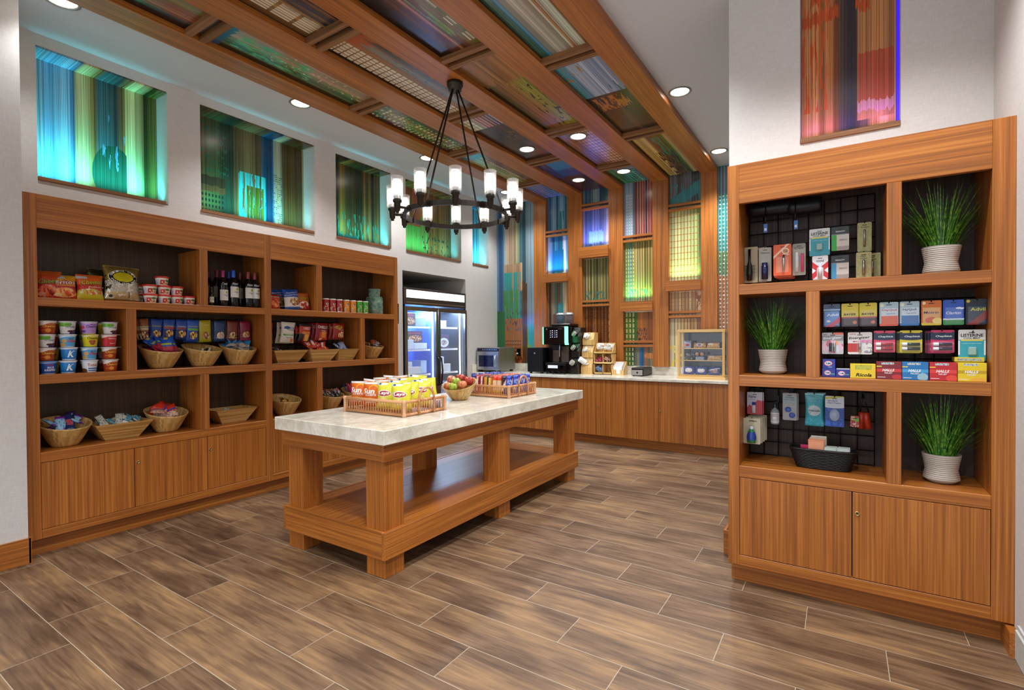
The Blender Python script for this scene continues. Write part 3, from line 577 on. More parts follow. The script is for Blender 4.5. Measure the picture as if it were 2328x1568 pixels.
# ---------------------------------------------------------------- chandelier
t=thing('ring_chandelier','dark bronze ring chandelier with twelve glass lamps hanging from a ceiling beam','chandelier',(1.742,2.273,2.47))
MB().lathe([(0,1.115),(.068,1.115),(.068,1.085),(.06,1.075),(.056,1.072),(.056,1.05),(.05,1.045),(0,1.045)],32).build('ceiling_canopy',BRONZE,t,None)
mb=MB(); n_=72
for i in range(n_):
    a0,a1=2*PI*i/n_,2*PI*(i+1)/n_
    q=[(r*math.cos(a),r*math.sin(a),z) for a in (a0,a1) for r,z in ((.418,-.02),(.432,-.02),(.432,.02),(.418,.02))]
    mb.add(q,[(0,4,5,1),(1,5,6,2),(2,6,7,3),(3,7,4,0)])
mb.build('ring',BRONZE,t,None)
for k in range(4):
    a=R(-81+90*k); c,s_=math.cos(a),math.sin(a)
    MB().tube([(.03*c,.03*s_,1.05),(.425*c,.425*s_,.04),(.425*c,.425*s_,.01)],.0075,8).build('rod',BRONZE,t,None)
LAMP=emit('frosted_lamp','#fff3e4',5); LG=glass('lamp_glass','#f2f4f4',.0,1.5,.2)
for k in range(12):
    a=R(-51+30*k); X=Matrix.Rotation(a,4,'Z')
    MB().tube([(.42,0,0),(.5,0,0)],.011,8,xf=X).box(.41,.44,-.02,.02,-.023,.023,xf=X).build('arm',BRONZE,t,None)
    T=X@Matrix.Translation((.525,0,.0))
    h=MB().lathe([(.0,-.052),(.012,-.05),(.014,-.035),(.022,-.03),(.026,.03),(.034,.034),(.036,.05),(.03,.058),(0,.058)],20,xf=T).build('lamp_holder',BRONZE,t,None)
    MB().lathe([(.0,.085),(.029,.085),(.03,.10),(.03,.205),(.027,.21),(0,.21)],20,xf=T).lathe([(.03,.058),(.0305,.085)],20,1,xf=T,cap=False).build('lamp_tube',[LAMP,STEEL],h,None)
    MB().lathe([(.036,.055),(.046,.062),(.047,.234),(.042,.234),(.0415,.066),(.034,.06)],24,xf=T,cap=False).build('glass_shade',LG,h,None)
# ---------------------------------------------------------------- drinks cooler
t=thing('glass_door_cooler','tall two door glass front cooler in the wall alcove','fridge',(-.4,4.449,0),L90)
W2=.66; bxx=lambda nm,m,b,p=t,bev=0:box(nm,m,b,p,bev)
INN=M('#dfe6ee',.5,0,.02); CBL=M('#101316',.3)
MB().box(-W2,-W2+.03,0,.75,.05,2.13).box(W2-.03,W2,0,.75,.05,2.13).box(-W2+.03,W2-.03,.01,.75,1.90,2.13).box(-W2+.03,W2-.03,0,.75,.05,.12).box(-W2+.03,W2-.03,.72,.75,.12,1.9).build('cabinet_shell',CBL,t,None)
MB().box(-W2+.031,W2-.031,.71,.719,.121,1.899).box(-.012,.012,.05,.7,.121,1.89).build('liner',M('#4a7ae0',.5),t,None)
bxx('sign_frame',DSTEEL,(-W2,W2,-.012,.01,1.90,2.13),bev=.004)
bxx('light_box',emit('cooler_sign','#e8f2ff',1.3),(-.615,.62,-.016,-.011,1.995,2.10)); bxx('sign_trim',STEEL,(-.615,.62,-.016,-.012,1.925,1.94))
for k in (4,):
    for x0,x1 in ((-.655,-.006),(.006,.655)):
        d=MB().box(x0,x0+.04,-.03,0,.1,1.875).box(x1-.04,x1,-.03,0,.1,1.875).box(x0+.04,x1-.04,-.03,0,1.82,1.875).box(x0+.04,x1-.04,-.03,0,.1,.16).build('door',M('#8f8a84',.3,1,.06),t,None)
        box('door_glass',CLEAR,(x0+.04,x1-.04,-.018,-.014,.16,1.82),d)
        hx=x1-.02 if x0<0 else x0+.02; s_=-1 if x0<0 else 1
        MB().tube([(hx,-.03,.78),(hx,-.06,.80),(hx+s_*.012,-.07,.98),(hx,-.06,1.16),(hx,-.03,1.18)],.011,8).build('door_handle',BLACK,d,None)
LEDS=emit('cooler_led_strip','#dceaff',5)
for x in (-.02,.6): MB().box(x-.006,x+.006,.06,.075,.2,1.85).build('led_strip',LEDS,t,None)
SH=[1.60,1.28,.93,.6]
for z in SH:
    for x0,x1 in ((-.62,-.035),(.035,.585)):
        mb=MB().box(x0,x1,.10,.112,z-.012,z+.014)
        for i in range(16): xx=x0+(x1-x0)*i/15; mb.tube([(xx,.11,z),(xx,.68,z)],.003,5)
        mb.build('rack',WHITEP,t,None)
def goods(label,cat,x0,x1,y0,y1,z0,z1,m,g=None,nm='frozen_food_box'):
    c=((x0+x1)/2,(y0+y1)/2)
    o=MB().box(-(x1-x0)/2,(x1-x0)/2,-(y1-y0)/2,(y1-y0)/2,0,z1-z0,bev=.002).build(nm,m,None)
    o.location=(-.4-c[1],4.449+c[0],z0); o.rotation_euler=(0,0,L90); return tag(o,label,cat,g)
FB=lambda nm,base,sh:pic('pack_'+nm,base,sh,.4)
MEAL=FB('meal','#3a1a34',[('f',.55,.4,.4,.26,['#c8803a','#a04828','#e0c090','#6a2a20'],16),('r',.1,.75,.9,.9,'#8a2a4a')])
WHB=FB('white_carton','#dfe9f4',[('r',0,0,1,.06,'#b8c8dc')]); WHT=FB('printed_carton','#e4edf7',[('n',.1,.25,.9,.8,'#3a4a6a',20,14,.58)])
goods('frozen meal box with a pasta bowl picture on the top left cooler shelf','food box',-.53,-.30,.13,.17,1.617,1.80,MEAL,'frozen meals in the cooler')
goods('pale frozen meal box at the left end of the top left cooler shelf','food box',-.61,-.55,.13,.2,1.617,1.79,FB('meal2','#d8c890',[('e',.5,.4,.4,.3,'#e8e8e0')]),'frozen meals in the cooler')
goods('grey blue carton at the right of the top left cooler shelf','food box',-.28,-.07,.15,.35,1.617,1.74,FB('grey','#7c8eaa',[]),'cartons in the cooler')
goods('white open carton on the upper left cooler shelf','carton',-.61,-.34,.13,.4,1.297,1.43,WHB,'cartons in the cooler','carton')
goods('white carton under the dark meal boxes on the upper left cooler shelf','carton',-.32,-.07,.13,.4,1.297,1.38,WHB,'cartons in the cooler','carton')
goods('dark maroon meal box standing in the white carton on the upper left cooler shelf','food box',-.42,-.10,.19,.23,1.381,1.55,MEAL,'frozen meals in the cooler')
goods('green topped tub behind the white carton in the left cooler side','food box',-.52,-.46,.41,.46,1.297,1.53,FB('green','#2f9a6a',[]),'frozen meals in the cooler')
goods('white carton with black handwriting on the lower left cooler shelf','carton',-.61,-.30,.2,.4,.947,1.12,WHT,'cartons in the cooler','carton')
goods('low white tray in front on the lower left cooler shelf','carton',-.61,-.20,.13,.19,.947,1.05,WHB,'cartons in the cooler','carton')
goods('tall pale blue carton on the lower left cooler shelf','carton',-.18,-.06,.15,.4,.947,1.13,FB('blue','#a9c9ea',[]),'cartons in the cooler','carton')
goods('white lidded carton on the top right cooler shelf','carton',.05,.36,.13,.4,1.617,1.71,WHB,'cartons in the cooler','carton')
goods('small dark box behind the white carton on the top right cooler shelf','food box',.05,.17,.42,.5,1.617,1.80,MEAL,'frozen meals in the cooler')
goods('frozen meal box with a white plate picture on the right cooler shelf','food box',.16,.42,.13,.17,1.297,1.50,FB('plate','#4a2a5a',[('e',.55,.42,.42,.34,'#e8e8ec'),('f',.55,.42,.26,.2,['#e0d0b0','#8a6aa0','#c0a880'],14)]),'frozen meals in the cooler')
goods('white and violet box at the left of the right cooler shelf','food box',.045,.12,.13,.3,1.297,1.53,FB('violet','#cfd0e8',[('n',.1,.1,.9,.8,'#5a3a7a',9,8,.55)]),'frozen meals in the cooler')
goods('printed white carton on the lower right cooler shelf','carton',.07,.38,.2,.42,.947,1.17,WHT,'cartons in the cooler','carton')
goods('low white tray on the lower right cooler shelf','carton',.06,.45,.13,.19,.947,1.06,WHB,'cartons in the cooler','carton')
goods('violet printed box on the bottom right cooler shelf','food box',.06,.40,.13,.3,.617,.80,FB('vio2','#b8b4dc',[('n',0,0,1,1,'#4a3a8a',9,8,.55)]),'frozen meals in the cooler')
goods('dark maroon box on the bottom left cooler shelf','food box',-.45,-.1,.13,.3,.617,.74,MEAL,'frozen meals in the cooler')
# ---------------------------------------------------------------- counter appliances
ZC=.914
t=thing('microwave_oven','stainless steel microwave on the counter against the left wall','microwave',(-.165,5.36,ZC),0)
MB().box(-.21,.215,.012,.46,.03,.38,bev=.004).build('housing',M('#9a9890',.38,.85,.06),t,None)
box('control_panel',M('#1a2038',.25),(-.205,.21,0,.012,.325,.372),t,.002)
mb=MB(); [mb.lathe([(.008,0),(.008,.002),(0,.002)],10,xf=Matrix.Translation((-.09+.032*i,-.001,.348))@Matrix.Rotation(R(90),4,'X')) for i in range(9)]; mb.build('button',M('#8fa0c8',.4),t,None)
d=MB().box(-.205,.21,-.008,.012,.035,.318,bev=.004).build('door',STEEL,t,None)
box('door_window',M('#0d1238',.08),(-.165,.115,-.011,-.008,.085,.262),d); MB().tube([(.165,-.008,.09),(.165,-.035,.10),(.165,-.035,.25),(.165,-.008,.26)],.010,8).build('door_handle',STEEL,d,None)
MB().box(-.19,-.15,.03,.07,0,.03).box(.16,.2,.03,.07,0,.03).box(-.19,-.15,.38,.42,0,.03).box(.16,.2,.38,.42,0,.03).build('foot',BLACKM,t,None)
t=thing('power_outlet','black power outlet with a plug on the back wall behind the microwave','outlet',(.03,5.968,1.21))
box('cover_plate',BLACK,(-.036,.036,-.012,.004,-.06,.06),t,.002); MB().lathe([(.012,0),(.012,.02),(0,.02)],12,xf=Matrix.Translation((-.02,-.012,-.02))@Matrix.Rotation(R(90),4,'X')).build('plug',WHITEP,t,None)
t=thing('milk_cooler','small black milk cooler box with a silver badge left of the coffee machine','cooler',(.638,5.45,ZC))
MB().box(-.13,.128,.012,.42,.02,.382,bev=.004).box(-.11,-.08,.03,.06,0,.02).box(.08,.11,.03,.06,0,.02).box(-.11,-.08,.35,.38,0,.02).box(.08,.11,.35,.38,0,.02).build('housing',M('#07080b',.35),t,None)
box('door',M('#090b10',.22),(-.13,.128,0,.012,.022,.38),t,.003)
MB().lathe([(.012,0),(.012,.003),(.008,.004),(0,.004)],16,xf=Matrix.Translation((-.005,0,.30))@Matrix.Rotation(R(90),4,'X')).build('badge',STEEL,t,None)
t=thing('coffee_machine','black bean to cup coffee machine with green lit edges on the counter','coffee machine',(.97,5.45,ZC))
CBK=M('#06070a',.2)
box('rear_body',CBK,(-.19,.19,.16,.5,.0,.69),t,.01)
h=box('head_panel',M('#050609',.08),(-.19,.165,0,.16,.43,.69),t,.012)
GL=emit('green_edge_light','#5dffa0',2.6)
MB().box(-.197,-.188,.0,.05,.435,.685).build('edge_light',GL,h,None); MB().box(.165,.192,-.002,.06,.45,.688).box(.17,.205,-.002,.05,.425,.45).build('edge_light',GL,h,None)
mb=MB()
for r_ in range(4):
    for c_ in range(4): mb.box(-.075+.036*c_,-.075+.036*c_+(.02 if c_%2==0 else .011),-.0015,0,.535+.03*r_,.535+.03*r_+(.004 if c_%2==0 else .011))
mb.build('touch_screen',emit('screen_text','#b9c8f0',1.3),h,None)
MB().box(-.135,-.122,-.0015,0,.645,.665).box(.06,.12,-.0015,0,.652,.658).build('badge',STEEL,h,None)
box('spout',BLACK,(-.05,.05,.03,.15,.345,.43),t,.006); MB().tube([(.07,.03,.43),(.07,.02,.36),(.07,.02,.25)],.006,8).build('steam_wand',STEEL,t,None)
MB().box(-.11,-.01,.155,.16,.17,.4).box(.03,.15,.155,.16,.17,.4).build('front_plate',M('#7a706a',.25,.7),t,None)
box('drip_tray',BLACK,(-.16,.17,.0,.16,.13,.165),t,.004); box('info_card',WHITEP,(-.11,.05,-.004,0,.085,.128),t)
MB().box(-.15,-.13,.02,.04,0,.13).box(-.05,-.03,.02,.04,0,.13).box(.05,.07,.02,.04,0,.13).box(.14,.16,.02,.04,0,.13).box(-.15,.16,.02,.035,.05,.062).build('foot',CBK,t,None)
box('hopper_base',CBK,(-.12,.19,.12,.42,.69,.735),t,.012)
HG=glass('smoky_plastic','#5a6070',.05,1.45,.55)
for x in (-.03,.11):
    b=MB().lathe([(.05,.735),(.062,.75),(.066,.85),(.06,.87)],24,c=(x,.26,0)).build('bean_hopper',HG,t,None)
    MB().lathe([(.069,.868),(.069,.882),(.05,.9),(.0,.905)],24,c=(x,.26,0)).build('hopper_lid',M('#c9ccd0',.2,.6),b,None)
# lid and cup dispensers
def lidholder(label,loc,m,wd,tiers,depth,step,lids,pw):
    t=thing('lid_dispenser',label,'lid holder',loc,0,'tiered cup lid holders')
    h=0
    for k,(hh,back) in enumerate(tiers):
        y0=back; mb=MB(); z0=h; z1=h+hh
        # wedge block with a tilted front face
        vs=[(-wd/2,y0,z0),(wd/2,y0,z0),(wd/2,y0,z0+hh*.42),(-wd/2,y0,z0+hh*.42),(-wd/2,y0+.055,z1),(wd/2,y0+.055,z1),(-wd/2,depth,z0),(wd/2,depth,z0),(wd/2,depth,z1),(-wd/2,depth,z1)]
        mb.add(vs,[(0,1,2,3),(3,2,5,4),(4,5,8,9),(6,9,8,7),(0,6,7,1),(0,3,4,9,6),(1,7,8,5,2)])
        b=mb.build('tier',m,t,None)
        ax=Matrix.Translation((0,y0+.026,z0+hh*.72))@Matrix.Rotation(R(62),4,'X')
        MB().lathe([(.047,-.004),(.05,0),(.05,.006),(.045,.006),(.043,-.02),(0,-.02)],24,xf=ax).build('opening_ring',[M('#d8d4cc',.3) if lids else BLACKM,][0],b,None)
        h=z1
    return t
lh=lidholder('tall black three tier lid holder right of the coffee machine',(1.228,5.56,ZC),M('#17130f',.3),.115,[(.24,.0),(.215,.03),(.22,.06)],.3,0,False,0)
lb=lidholder('pale bamboo three tier lid holder in front of the second pilaster',(1.38,5.68,ZC),BAML,.17,[(.24,-.03),(.18,.0),(.18,.03)],.2,0,True,0)
def lidstack(label,loc,rot,n,colr,g):
    m=M(colr,.35,0,.04); mb=MB()
    for i in range(n): mb.lathe([(.041,.012*i),(.041,.012*i+.006),(.036,.012*i+.009),(.03,.012*i+.011)],20)
    o=mb.build('cup_lid_stack',m,None,None); o.location=loc; o.rotation_euler=rot; return tag(o,label,'cup lids',g)
G1='stacks of cup lids in the holders'
lidstack('white lids poking out of the top hole of the bamboo holder',(1.36,5.73,1.455),(R(62),0,R(-25)),4,'#f1f0ee',G1)
lidstack('white lid tilted in the middle hole of the bamboo holder',(1.345,5.70,1.262),(R(55),0,R(-35)),2,'#e8e4dc',G1)
lidstack('thick stack of white lids leaning out of the bottom hole of the bamboo holder',(1.35,5.67,1.08),(R(58),0,R(-38)),9,'#f4f3f1',G1)
lidstack('grey lid in the top hole of the black holder',(1.215,5.615,1.49),(R(60),0,R(-35)),3,'#8f8a80',G1)
lidstack('grey lid in the middle hole of the black holder',(1.215,5.585,1.29),(R(60),0,R(-35)),3,'#99938a',G1)
lidstack('beige lid stack in the bottom hole of the black holder',(1.215,5.555,1.07),(R(60),0,R(-35)),4,'#a39d8c',G1)
t=thing('condiment_rack','bamboo condiment rack with three shelves of packets beside the lid holder','rack',(1.62,5.68,ZC))
w_=.137
side=[(0,0),(0,.10),(.0,.16),(.02,.20),(.0,.25),(.0,.29),(.12,.45),(.17,.45),(.17,0)]
for x in (-w_,w_-.008,-.004):
    vs=[(x,a,b) for a,b in side]+[(x+.008,a,b) for a,b in side]; n_=len(side)
    MB().add(vs,[tuple(range(n_))[::-1],tuple(range(n_,2*n_))]+[(i,(i+1)%n_,(i+1)%n_+n_,i+n_) for i in range(n_)]).build('side_panel' if x!=-.004 else 'divider',BAML,t,None)
for z in (.0,.146,.292): MB().box(-w_,w_,0,.165,z,z+.008).box(-w_,w_,0,.008,z,z+.03).build('shelf',BAMLX,t,None)
box('back_panel',BAML,(-w_,w_,.162,.17,0,.45),t)
t=thing('napkin_holder','small bamboo holder with folded white napkins next to the condiment rack','napkin holder',(1.845,5.68,ZC))
mb=MB(); vs=[]
for x in (-.085,-.077,.077,.085): vs+=[(x,0,0),(x,0,.075),(x,.11,.185),(x,.15,.185),(x,.15,0)]
f=[]
for a in (0,10): f+=[(a,a+1,a+2,a+3,a+4),(a+9,a+8,a+7,a+6,a+5)]+[(a+i,a+5+i,a+5+(i+1)%5,a+(i+1)%5) for i in range(5)]
mb.add(vs,f).box(-.077,.077,.142,.15,0,.185).box(-.077,.077,0,.142,0,.008).box(-.077,-.03,0,.008,.008,.07).box(.03,.077,0,.008,.008,.07).build('holder',BAML,t,None)
nk=MB()
for i in range(9): nk.box(-.07,.055-.002*(i%3),.012+.012*i,.018+.012*i,.01,.115+.008*i)
tag(nk.build('napkin_stack',M('#f2f2f0',.8,0,.03),None,None),'white napkins standing in the small bamboo holder','napkins').location=(1.845,5.68,ZC)
t=thing('napkin_dispenser','black low napkin dispenser with a silver front on the counter','napkin dispenser',(2.16,5.58,ZC))
box('housing',M('#23211f',.4),(-.085,.085,.004,.37,.008,.115),t,.006)
box('face_plate',M('#a9a29c',.35,.5),(-.077,.07,-.001,.004,.014,.082),t,.001); box('napkin_slot',BLACK,(-.078,.072,.0005,.005,.082,.098),t)
MB().lathe([(.012,0),(.014,.001),(.009,.002),(0,.001)],14,xf=Matrix.Translation((0,-.001,.048))@Matrix.Rotation(R(90),4,'X')).build('emblem',BLACKM,t,None)
MB().box(-.07,-.05,.02,.05,0,.008).box(.05,.07,.02,.05,0,.008).box(-.07,-.05,.32,.35,0,.008).box(.05,.07,.32,.35,0,.008).build('foot',BLACKM,t,None)
# pastry case
t=thing('pastry_case','bamboo framed clear pastry case at the right end of the counter','display case',(3.01,5.45,ZC))
CW,CD=.28,.3
MB().box(-CW-.005,CW+.005,-.005,CD+.005,0,.03,bev=.002).box(-CW+.005,CW-.005,.005,CD-.005,.03,.05).build('base',BAMLX,t,None)
MB().box(-CW-.003,CW+.003,-.003,CD+.003,.58,.615,bev=.002).build('top_board',BAMLX,t,None)
for x in (-CW,CW-.03):
    MB().box(x,x+.03,0,.02,.05,.58).build('front_post',BAML,t,None); MB().box(x,x+.012,CD-.02,CD,.05,.58).build('rear_post',BAML,t,None)
TINT=glass('case_pane','#c8d8e8',.02,1.5,.07)
MB().box(-CW+.03,CW-.03,.004,.008,.05,.58).build('front_pane',TINT,t,None)
for x in (-CW+.002,CW-.006): MB().box(x,x+.004,.02,CD-.02,.05,.58).build('side_pane',TINT,t,None)
box('rear_pane',M('#141d2a',.12),(-CW+.012,CW-.012,CD-.012,CD-.008,.05,.58),t)
for z in (.225,.375): box('inner_shelf',TINT,(-CW+.03,CW-.03,.03,CD-.02,z,z+.006),t); MB().box(-CW+.03,CW-.03,.024,.03,z-.002,z+.01).build('shelf_edge',BAMLX,t,None)
# ---------------------------------------------------------------- packaged goods
def bagshape(w,h,t,seed=0,nx=12,nz=16,pinch=.09):
    rng=random.Random(seed); ph=[rng.uniform(0,6.3) for _ in range(4)]
    def prof(u,v):
        q=max(0,1-abs(2*u-1)**2.4)**.75; vv=min(1,max(0,(v-.05)/.9)); e=math.sin(PI*vv)**.5 if 0<vv<1 else 0
        wr=.06*math.sin(9*u+ph[0])*math.sin(7*v+ph[1])+.05*math.sin(17*u+ph[2]+5*v)
        return t/2*q*e*(1+wr)+.0006
    def P(u,v,s):
        hw=w/2*(1-pinch*math.sin(PI*v)**1.5); z=h*v
        z-=.012*h/.2*(1 if v>.97 else 0)*math.sin(PI*u)*0
        return ((2*u-1)*hw,s*prof(u,v),z)
    vs=[];fs=[]
    for s in (-1,1):
        for j in range(nz+1):
            for i in range(nx+1): vs.append(P(i/nx,j/nz,s))
    N=(nx+1)*(nz+1); I=lambda s,i,j:s*N+j*(nx+1)+i
    for j in range(nz):
        for i in range(nx):
            fs.append((I(0,i,j),I(0,i+1,j),I(0,i+1,j+1),I(0,i,j+1))); fs.append((I(1,i,j),I(1,i,j+1),I(1,i+1,j+1),I(1,i+1,j)))
        fs+=[(I(0,0,j),I(0,0,j+1),I(1,0,j+1),I(1,0,j)),(I(0,nx,j),I(1,nx,j),I(1,nx,j+1),I(0,nx,j+1))]
    for i in range(nx): fs+=[(I(0,i,0),I(1,i,0),I(1,i+1,0),I(0,i+1,0)),(I(0,i,nz),I(0,i+1,nz),I(1,i+1,nz),I(1,i,nz))]
    def yf(x,z):
        v=min(1,max(0,z/h)); hw=w/2*(1-pinch*math.sin(PI*v)**1.5); u=min(1,max(0,(x/hw+1)/2)); return -prof(u,v)
    return vs,fs,yf
CRK=set()
def crinkle(m):
    if m.name in CRK: return m
    CRK.add(m.name); t=m.node_tree; tc=t.nodes.new('ShaderNodeTexCoord'); nz=t.nodes.new('ShaderNodeTexNoise'); nz.inputs['Scale'].default_value=34; nz.inputs['Detail'].default_value=3; nz.inputs['Distortion'].default_value=1.2
    bp=t.nodes.new('ShaderNodeBump'); bp.inputs['Strength'].default_value=.75; bp.inputs['Distance'].default_value=.006
    t.links.new(tc.outputs['Object'],nz.inputs['Vector']); t.links.new(nz.outputs[0],bp.inputs['Height']); t.links.new(bp.outputs[0],t.nodes['Principled BSDF'].inputs['Normal']); return m
def bag(nm,label,cat,w,h,t,m,texts,loc,rz=L90,lean=0,group=None,seed=1,seal=None,nx=12,nz=16,pinch=.09):
    ro=R(((seed*37)%9-4)*.8); e=thing(nm,label,cat,(loc[0],loc[1],loc[2]+abs(math.sin(ro))*w/2+.001),rz,group,-R(lean)); crinkle(m); e.rotation_euler.y=ro
    vs,fs,yf=bagshape(w,h,t,seed,nx,nz,pinch); mb=MB().add(vs,fs,0,True); ms=[m]
    for tx in texts:
        s,cx,cz,wd,ht,hx=tx[:6]; ms.append(M(hx,.4,0,0)); write(mb,s,cx*w,cz*h,wd*w,ht*h,yf,len(ms)-1,*(tx[6:]))
    mb.build('pouch',ms,e,'xz',(-w/2,0,w/2,h))
    if seal:
        sb=MB(); hh=h*.05
        for k in range(7): sb.box(-w*.492,w*.492,-.0016-.0006*(k%2),.0016+.0006*(k%2),h-hh+hh*k/7,h-hh+hh*(k+.9)/7)
        sb.build('top_seal',M(seal,.3,.2),e,None)
    return e
PK=lambda nm,base,sh=(),seed=0,r=.28,me=0,**k: pic('pack_'+nm,base,sh,r,me,seed,**k)
CHIP=['#e0a040','#d8702a','#f0c870','#b84a1e']
# -- top shelf, first cabinet
B_RED=PK('flame','#b8461c',[('r',0,0,1,.52,'#a8241a',.06),('f',.5,.22,.48,.24,['#d84a20','#e86a30','#8a1414','#d89a80'],9),('r',0,.86,1,1,'#b85a18')],1)
bag('chip_bag','orange and red chip bag cut off by the left side of the cabinet','chip bag',.155,.186,.06,B_RED,[('Cheetos',.05,.60,.86,.17,'#1c1a10',.25,.1,.05,.0008),('Cheetos',.05,.605,.84,.155,'#9ab82a',.25,.1,.012,.0018)],(-.10,.128,1.731),lean=8,group='chip bags on the top left shelf',seed=2,seal='#b85a18')
B_FR=PK('corn','#c8342a',[('r',0,.52,1,1,'#d89a24',.05),('r',0,.84,.55,.95,'#a8bcd0'),('e',.22,.9,.12,.04,'#3a5a8a'),('f',.5,.24,.46,.2,['#e88a3a','#f0b060','#d84a2a','#f0c890'],8),('r',.1,.44,.95,.52,'#b82a3a',.05)],3)
bag('chip_bag','yellow over red corn chip bag with white lettering, next to the left side panel','chip bag',.15,.165,.06,B_FR,[('Fritos',.06,.68,.82,.23,'#a82430',.2,.08,.10,.0006),('Fritos',.06,.68,.74,.17,'#f2f0ea',.2,.08,.012,.0018)],(-.095,.204,1.731),lean=9,group='chip bags on the top left shelf',seed=3,seal='#d8a030')
B_CH=PK('puff','#d8641a',[('r',0,.0,1,.58,'#c42a1e',.05),('r',0,.0,1,.36,'#cfc02a',.08),('f',.5,.3,.4,.12,['#e8e0c0','#c8b83a','#d86a30','#b0a040'],8),('r',.0,.82,.4,.92,'#b8bcc8')],4)
bag('chip_bag','orange, red and yellow chip bag leaning against the gold bag','chip bag',.16,.185,.06,B_CH,[('Cheetos',.06,.68,.8,.20,'#1c1a10',.25,.1,.05,.0006),('Cheetos',.06,.685,.77,.175,'#c8c83a',.25,.1,.012,.0018),('Puffcorn',.2,.50,.6,.07,'#f0d8b0',.2,.1)],(-.095,.353,1.731),lean=9,group='chip bags on the top left shelf',seed=4,seal='#d8641a')
bag('chip_bag','dark chip bag hidden behind the orange and yellow bags, beside the gold bag','chip bag',.13,.17,.05,PK('dark','#1c1c34',[('r',0,.6,1,1,'#2a2438')],5),[],(-.20,.30,1.731),lean=6,group='chip bags on the top left shelf',seed=5)
B_GO=PK('gold','#8a7438',[('r',0,.0,1,.56,'#b9b2a0',.05),('r',0,.06,1,.24,'#c0a878',.04),('n',0,0,1,.55,'#e6e2d6',7,5,.56),('n',0,.3,1,1,'#3c3418',6,4,.63),('r',.0,0,1,.05,'#a87a3c'),('e',.5,.67,.39,.215,'#e8e6dc'),('e',.5,.67,.375,.205,'#101010'),('e',.5,.67,.27,.145,'#d8cf20'),('r',.62,.1,.66,.26,'#6a6a70',.05),('e',.16,.12,.05,.04,'#3a3a34')],6,.2,.35)
ring=[]
def arc(s,r0,z0,a0,a1,h,sz):
    return [(ch,.0+r0*math.cos(a0+(a1-a0)*(i+.5)/len(s)),z0+r0*.58*math.sin(a0+(a1-a0)*(i+.5)/len(s)),sz,sz*.9,h,0,(a0+(a1-a0)*(i+.5)/len(s))-PI/2 if a1<a0 else (a0+(a1-a0)*(i+.5)/len(s))+PI/2) for i,ch in enumerate(s) if ch!=' ']
bag('chip_bag','big gold foil chip bag with an oval black and yellow badge','chip bag',.235,.268,.085,B_GO,arc('ORIGINAL CHIPS',.325,.67,R(170),R(10),'#f2f2ea',.058)+arc('Crunchy Cajun Taste',.325,.67,R(195),R(345),'#f2f2ea',.04),(-.105,.553,1.731),lean=10,group='chip bags on the top left shelf',seed=6,seal='#a08a48')
bag('chip_bag','dark green foil chip bag standing behind the big gold bag','chip bag',.2,.245,.07,PK('olive','#3a3a1c',[('n',0,0,1,1,'#7a7a40',6,5,.58)],7,.2,.4),[],(-.235,.47,1.731),lean=6,group='chip bags on the top left shelf',seed=7,seal='#5a5a30')
# -- red lidded tubs
TUB=PK('tub','#e8e0d0',[('r',0,.1,1,.72,'#c4301f'),('r',.55,.1,.9,.7,'#e4e2d8'),('e',.72,.62,.16,.16,'#4a7a3a'),('r',0,.1,.22,.72,'#c8c4d4'),('e',.36,.42,.05,.09,'#f0ded0'),('f',.62,.25,.2,.14,['#c87a3a','#a84a2a','#e0c090'],9)],8)
t=thing('snack_tub','single red lidded tub at the top of the tub pyramid','snack tub',(-.085,.81,1.731+.144),L90,'red lidded snack tubs')
MB().lathe([(.036,0),(.037,.002),(.0455,.055),(.0455,.058)],28).build('tub',TUB,t,'xz')
MB().lathe([(.0485,.0565),(.0505,.058),(.0505,.066),(.047,.0705),(.03,.0715),(0,.0715)],28).build('lid',M('#c8281c',.3),t,None)
tub=t
for y,z,l in ((.728,0,'red lidded tub at the left end of the bottom row of tubs'),(.824,0,'second red lidded tub in the bottom row of tubs'),(.915,0,'third red lidded tub in the bottom row of tubs'),(1.008,0,'red lidded tub at the right end of the bottom row, by the divider'),(.725,.072,'left red lidded tub in the middle row of tubs'),(.823,.072,'red lidded tub in the middle row, right under the topmost tub'),(.915,.072,'right red lidded tub in the middle row of tubs')):
    dup(tub,(-.085,y,1.731+z),L90+random.Random(y).uniform(-.5,.3),l)
dup(tub,(-.19,.69,1.731),L90-.8,'lower red lidded tub half hidden behind the gold bag'); dup(tub,(-.19,.69,1.803),L90-.8,'upper red lidded tub half hidden behind the gold bag')
